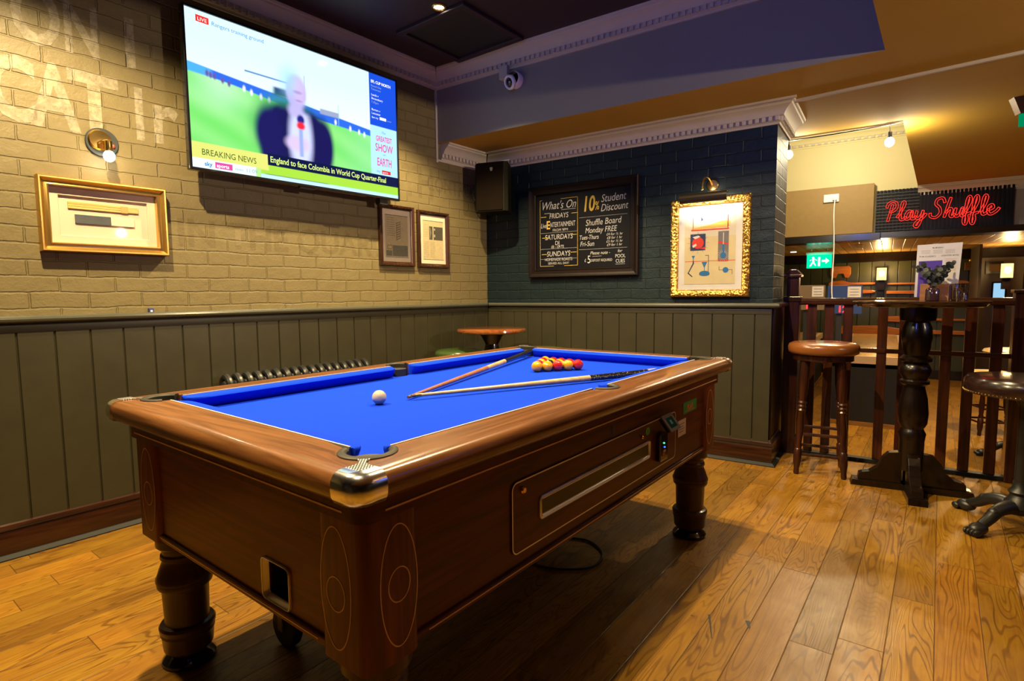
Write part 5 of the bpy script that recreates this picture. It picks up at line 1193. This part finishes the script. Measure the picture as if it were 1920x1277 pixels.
# far wall panelling boards
bm=new(); x=1.3
while x<4.6:
    box(bm,x,x+.17,7.035,7.06,-.25,1.64); x+=.18
struct(obj('trim_35',bm,flat('olive panel paint',(.042,.045,.020),.35),smooth=0,bevel=.003))
bm=new(); box(bm,-.7,XR,6.99,7.06,1.64,1.79); box(bm,-.7,XR,7.0,7.06,-.25,-.10); struct(obj('trim_36',bm,M['blkwood'],smooth=0,bevel=.004))
# oars on the wall
oarm=wood('orange varnished oar',(.50,.16,.03),(.30,.09,.015),'x',.3,.4)
def oar(label,x0,x1,z,flip,wdt=.06):
    L_=x1-x0; pts=[]
    t=thing('wall_oar',label,'oar',(x0,7.0,z),0,'varnished oars on the far wall')
    bm=new(); pf=[(0,.30*wdt),(.05,.8*wdt),(.3*L_,wdt),(.42*L_,.5*wdt),(.5*L_,.35*wdt),(L_,.3*wdt)]; pol=[(a,b) for a,b in pf]+[(a,-b) for a,b in pf[::-1]]
    if flip: pol=[(L_-a,b) for a,b in pol]
    prism(bm,pol,-.012,.012,'y'); obj('oar_body',bm,oarm,t,smooth=0,bevel=.004)
oar('upper orange oar left of the lit wall lantern',2.12,2.80,1.285,False,.055); oar('thin orange oar left of the lantern, under the upper oar',2.20,2.80,1.150,True,.03)
oar('orange oar right of the lantern, upper row',2.95,4.0,1.275,True,.045); oar('orange oar right of the lantern with its blade dipping low',2.95,3.75,1.135,True,.075); oar('long oar seen between balusters under the handrail',2.85,4.0,.70,False,.05); oar('broad orange oar lowest on the wall, behind the shuffleboard',2.3,4.3,.50,False,.09)
bm=new(); prism(bm,[(.0,.06),(.03,.0),(.08,.0),(.11,.07),(.19,.07),(.22,.0),(.27,.0),(.30,.06),(.30,.17),(.27,.20),(.03,.20),(0,.17)],-.02,.0,'y'); o=obj('wooden_seat_back',bm,oarm,smooth=0,loc=(2.14,7.03,1.385),bevel=.006); tag(o,'orange notched wooden board on the far wall beside the exit sign','wall decoration')
# lanterns
def lantern(label,x,z,y,big=1,power=6):
    t=thing('wall_lantern',label,'lamp',(x,y,z),0)
    bm=new(); lathe(bm,[(.075*big,0),(.075*big,.22*big)],24,cap=True); plab(obj('glass_shade',bm,glow('lantern glass glow',(1,.62,.22),2.2),t),'glowing glass shade')
    bm=new(); sphere(bm,(0,-.078*big,.12*big),.045*big,14,10,(1,.4,1.2)); obj('bulb',bm,glow('lantern bulb glow',(1,.85,.5),12),t)
    bm=new(); lathe(bm,[(.0,-.03),(.04,-.02),(.05,0)],16); box(bm,-.045,.045,.0,.10,-.16,0); obj('bracket',bm,M['blkwood'],t)
    light('POINT','lantern_light',(0,-.20,.14),power,(1,.62,.24),.05,t); return t
lantern('square glowing wall lantern in the middle of the far wall',2.875,1.335,6.9,.9,26); 
lantern('bright cylindrical glass wall light at the right edge',4.35,1.33,6.4,.9,26)
# right far details
bm=new(); box(bm,4.0,4.03,6.0,6.99,-.25,1.79); box(bm,4.08,4.60,6.90,6.99,-.25,1.64); struct(obj('trim_37',bm,flat('brown panelling',(.055,.038,.018),.4),smooth=0))
ds=thing('wall_screen','pale blue lit touch screen on the wall below the right hand lantern','screen',(4.27,6.88,1.0),0)
bm=new(); prism(bm,rrect(-.02,.15,-.02,.28,.015,4),-.02,.02,'y'); obj('casing',bm,M['blackgloss'],ds,smooth=0); bm=new(); ngon(bm,rrect(0,.13,.0,.26,.012,4),-.022); obj('display',bm,glow('pale blue display',(.35,.65,.9),1.0),ds,smooth=0,recalc=False)
ws=thing('wall_notice','small green and white notice below the touch screen','sign',(4.28,6.88,.80),0)
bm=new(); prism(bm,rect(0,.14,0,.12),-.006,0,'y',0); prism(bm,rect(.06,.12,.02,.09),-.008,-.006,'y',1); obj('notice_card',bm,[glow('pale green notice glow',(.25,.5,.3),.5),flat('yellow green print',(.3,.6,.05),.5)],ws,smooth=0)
bp=thing('framed_picture','small dim framed picture above the touch screen','picture frame',(4.17,6.88,1.40),0)
bm=new(); frame_rings(bm,0,.2,0,.18,[(0,0),(0,-.02),(.035,-.02),(.035,0)]); obj('frame',bm,M['blkwood'],bp,smooth=0); bm=new(); ngon(bm,rect(.03,.17,.03,.15),-.005); obj('picture',bm,flat('dim print',(.2,.14,.07),.6),bp,smooth=0,recalc=False)
bb=thing('wall_bell','small wooden box with brass bell on the far wall','bell',(3.93,6.98,1.46),0); bm=new(); box(bm,0,.15,-.08,0,0,.12); obj('box',bm,wood('tan box',(.22,.12,.04),(.12,.06,.02),'x'),bb,smooth=0,bevel=.005); bm=new(); sphere(bm,(.07,-.04,.15),.03,14,8); obj('bell',bm,M['brass'],bb)
sd=thing('smoke_detector','round white smoke detector on the plank ceiling','smoke detector',(2.62,5.0,1.79),0); bm=new(); lathe(bm,[(0,-.05),(.04,-.045),(.055,-.02),(.055,0)],24); obj('cover',bm,M['white'],sd)
# claw-foot table and stool beyond the balustrade at right
it=thing('iron_table','round pale-topped table on black claw-foot base beyond the balustrade','table',(3.95,2.15,-.25),0)
bm=new(); iron_base(bm,.29,.1,math.radians(190)); obj('claw_base',bm,iron,it); bm=new(); lathe(bm,[(.028,.2),(.026,.86),(.10,.88)],20); obj('column',bm,iron,it); bm=new(); lathe(bm,[(0,.88),(.28,.88),(.29,.90),(.28,.915),(0,.915)],48); obj('tabletop',bm,wood('lit pale top',(.55,.36,.15),(.4,.25,.1),'x',.2,.5),it)
stool_round('low_stool','low round stool with pale seat beyond the balustrade, right edge',(3.83,3.1,-.25),.19,.62,M['dkwood'],flat('pale tan seat',(.45,.30,.14),.3))
bm=new(); tube(bm,cr([(3.32,6.98,.70),(3.34,6.97,.55),(3.30,6.97,.42)],5),.010,8); 
o=obj('hanging_lead',bm,M['white']); tag(o,'short white lead hanging on the far wall below the oars','cable')
# lights of the alcove and the room beyond, in the rooms' own ceilings
for i,(x,y,z,p) in enumerate(((2.70,1.9,3.10,170),(4.1,2.5,2.37,280),(1.7,5.9,1.79,14),(3.5,5.6,1.79,45))):  # first spot is added to brighten the lower floor
    t=thing('ceiling_spotlight',['spotlight added in the high recess to brighten the lower floor','recessed spotlight in the low ceiling over the lower floor','recessed spotlight in the plank ceiling left of the exit sign','recessed spotlight in the plank ceiling of the alcove'][i],'lamp',(x,y,z),0)
    bm=new(); lathe(bm,[(.0,-.003),(.03,-.003),(.04,-.006),(.045,0)],20); obj('lamp_lens',bm,glow('alcove lens',(1,.8,.5),8),t)
    light('SPOT','alcove_light',(0,0,-.02),p*1.3,(1,.72,.34),.03,t,spot=math.radians(130),blend=.5)
# added wall lantern, unseen: warm light for the beam, low under the ochre ceiling
wr=thing('wall_lantern','added warm lantern on the right-hand wall outside the view, lighting the beam','lamp',(XR-.12,-1.6,1.98),0)
bm=new(); lathe(bm,[(.06,0),(.06,.2)],20); obj('glass_shade',bm,glow('added lantern glow',(1,.65,.28),4),wr); bm=new(); box(bm,-.03,.12,-.03,.03,.2,.24); obj('bracket',bm,M['black'],wr)
light('SPOT','uplight_beam',(-.16,0,.10),560,(1,.76,.52),.04,wr,spot=math.radians(66),blend=1.0,rot=Vector((4.9,-1.1,-.45)).normalized().to_track_quat('Z','Y').to_euler())
# added unseen television, put in to light the bar side blue
tr=thing('television','added television on the right-hand wall, outside the view, as a source of blue light','television',(XR-.02,1.9-2.2,1.7),-PI/2)
bm=new(); box(bm,-.6,.6,-.05,0,0,.68); obj('casing',bm,M['blackgloss'],tr,smooth=0); bm=new(); ngon(bm,rect(-.58,.58,.02,.66),-.052); obj('screen',bm,glow('added blue screen glow',(.16,.22,1),1.8),tr,smooth=0,recalc=False)

# added unseen blue lamp near the high ceiling, tinting the beam and cornice
bs=thing('added_blue_lamp','added black ceiling lamp giving the beam its blue tint, outside the view','lamp',(2.35,-4.6,2.72),0)
bm=new(); lathe(bm,[(.0,.06),(.05,.06),(.055,.0),(.05,-.06),(.0,-.06)],20,Matrix.Rotation(PI/2,4,'X')); box(bm,-.01,.01,-.01,.01,.05,.18); obj('housing',bm,M['black'],bs)
light('SPOT','blue_beam',(0,.10,0),110,(.16,.22,1),.05,bs,spot=math.radians(75),blend=.8,rot=Vector((.25,-4.0,-.10)).normalized().to_track_quat('Z','Y').to_euler())

# dark scuff marks on the boards
bm=new()
for (x,y),(x2,y2),w_ in (((2.475,-2.02),(2.52,-2.16),.008),((2.60,-1.985),(2.615,-2.03),.016),((2.62,-2.36),(2.63,-2.385),.007),((2.42,-2.06),(2.435,-2.062),.005)):
    d=Vector((x2-x,y2-y)).normalized(); n_=Vector((-d.y,d.x))*w_/2
    bm.faces.new([bm.verts.new((a,b,.0008)) for a,b in ((x-n_.x,y-n_.y),(x2-n_.x*.4,y2-n_.y*.4),(x2+n_.x*.4,y2+n_.y*.4),(x+n_.x,y+n_.y))])
struct(obj('trim_38',bm,M['black'],smooth=0))
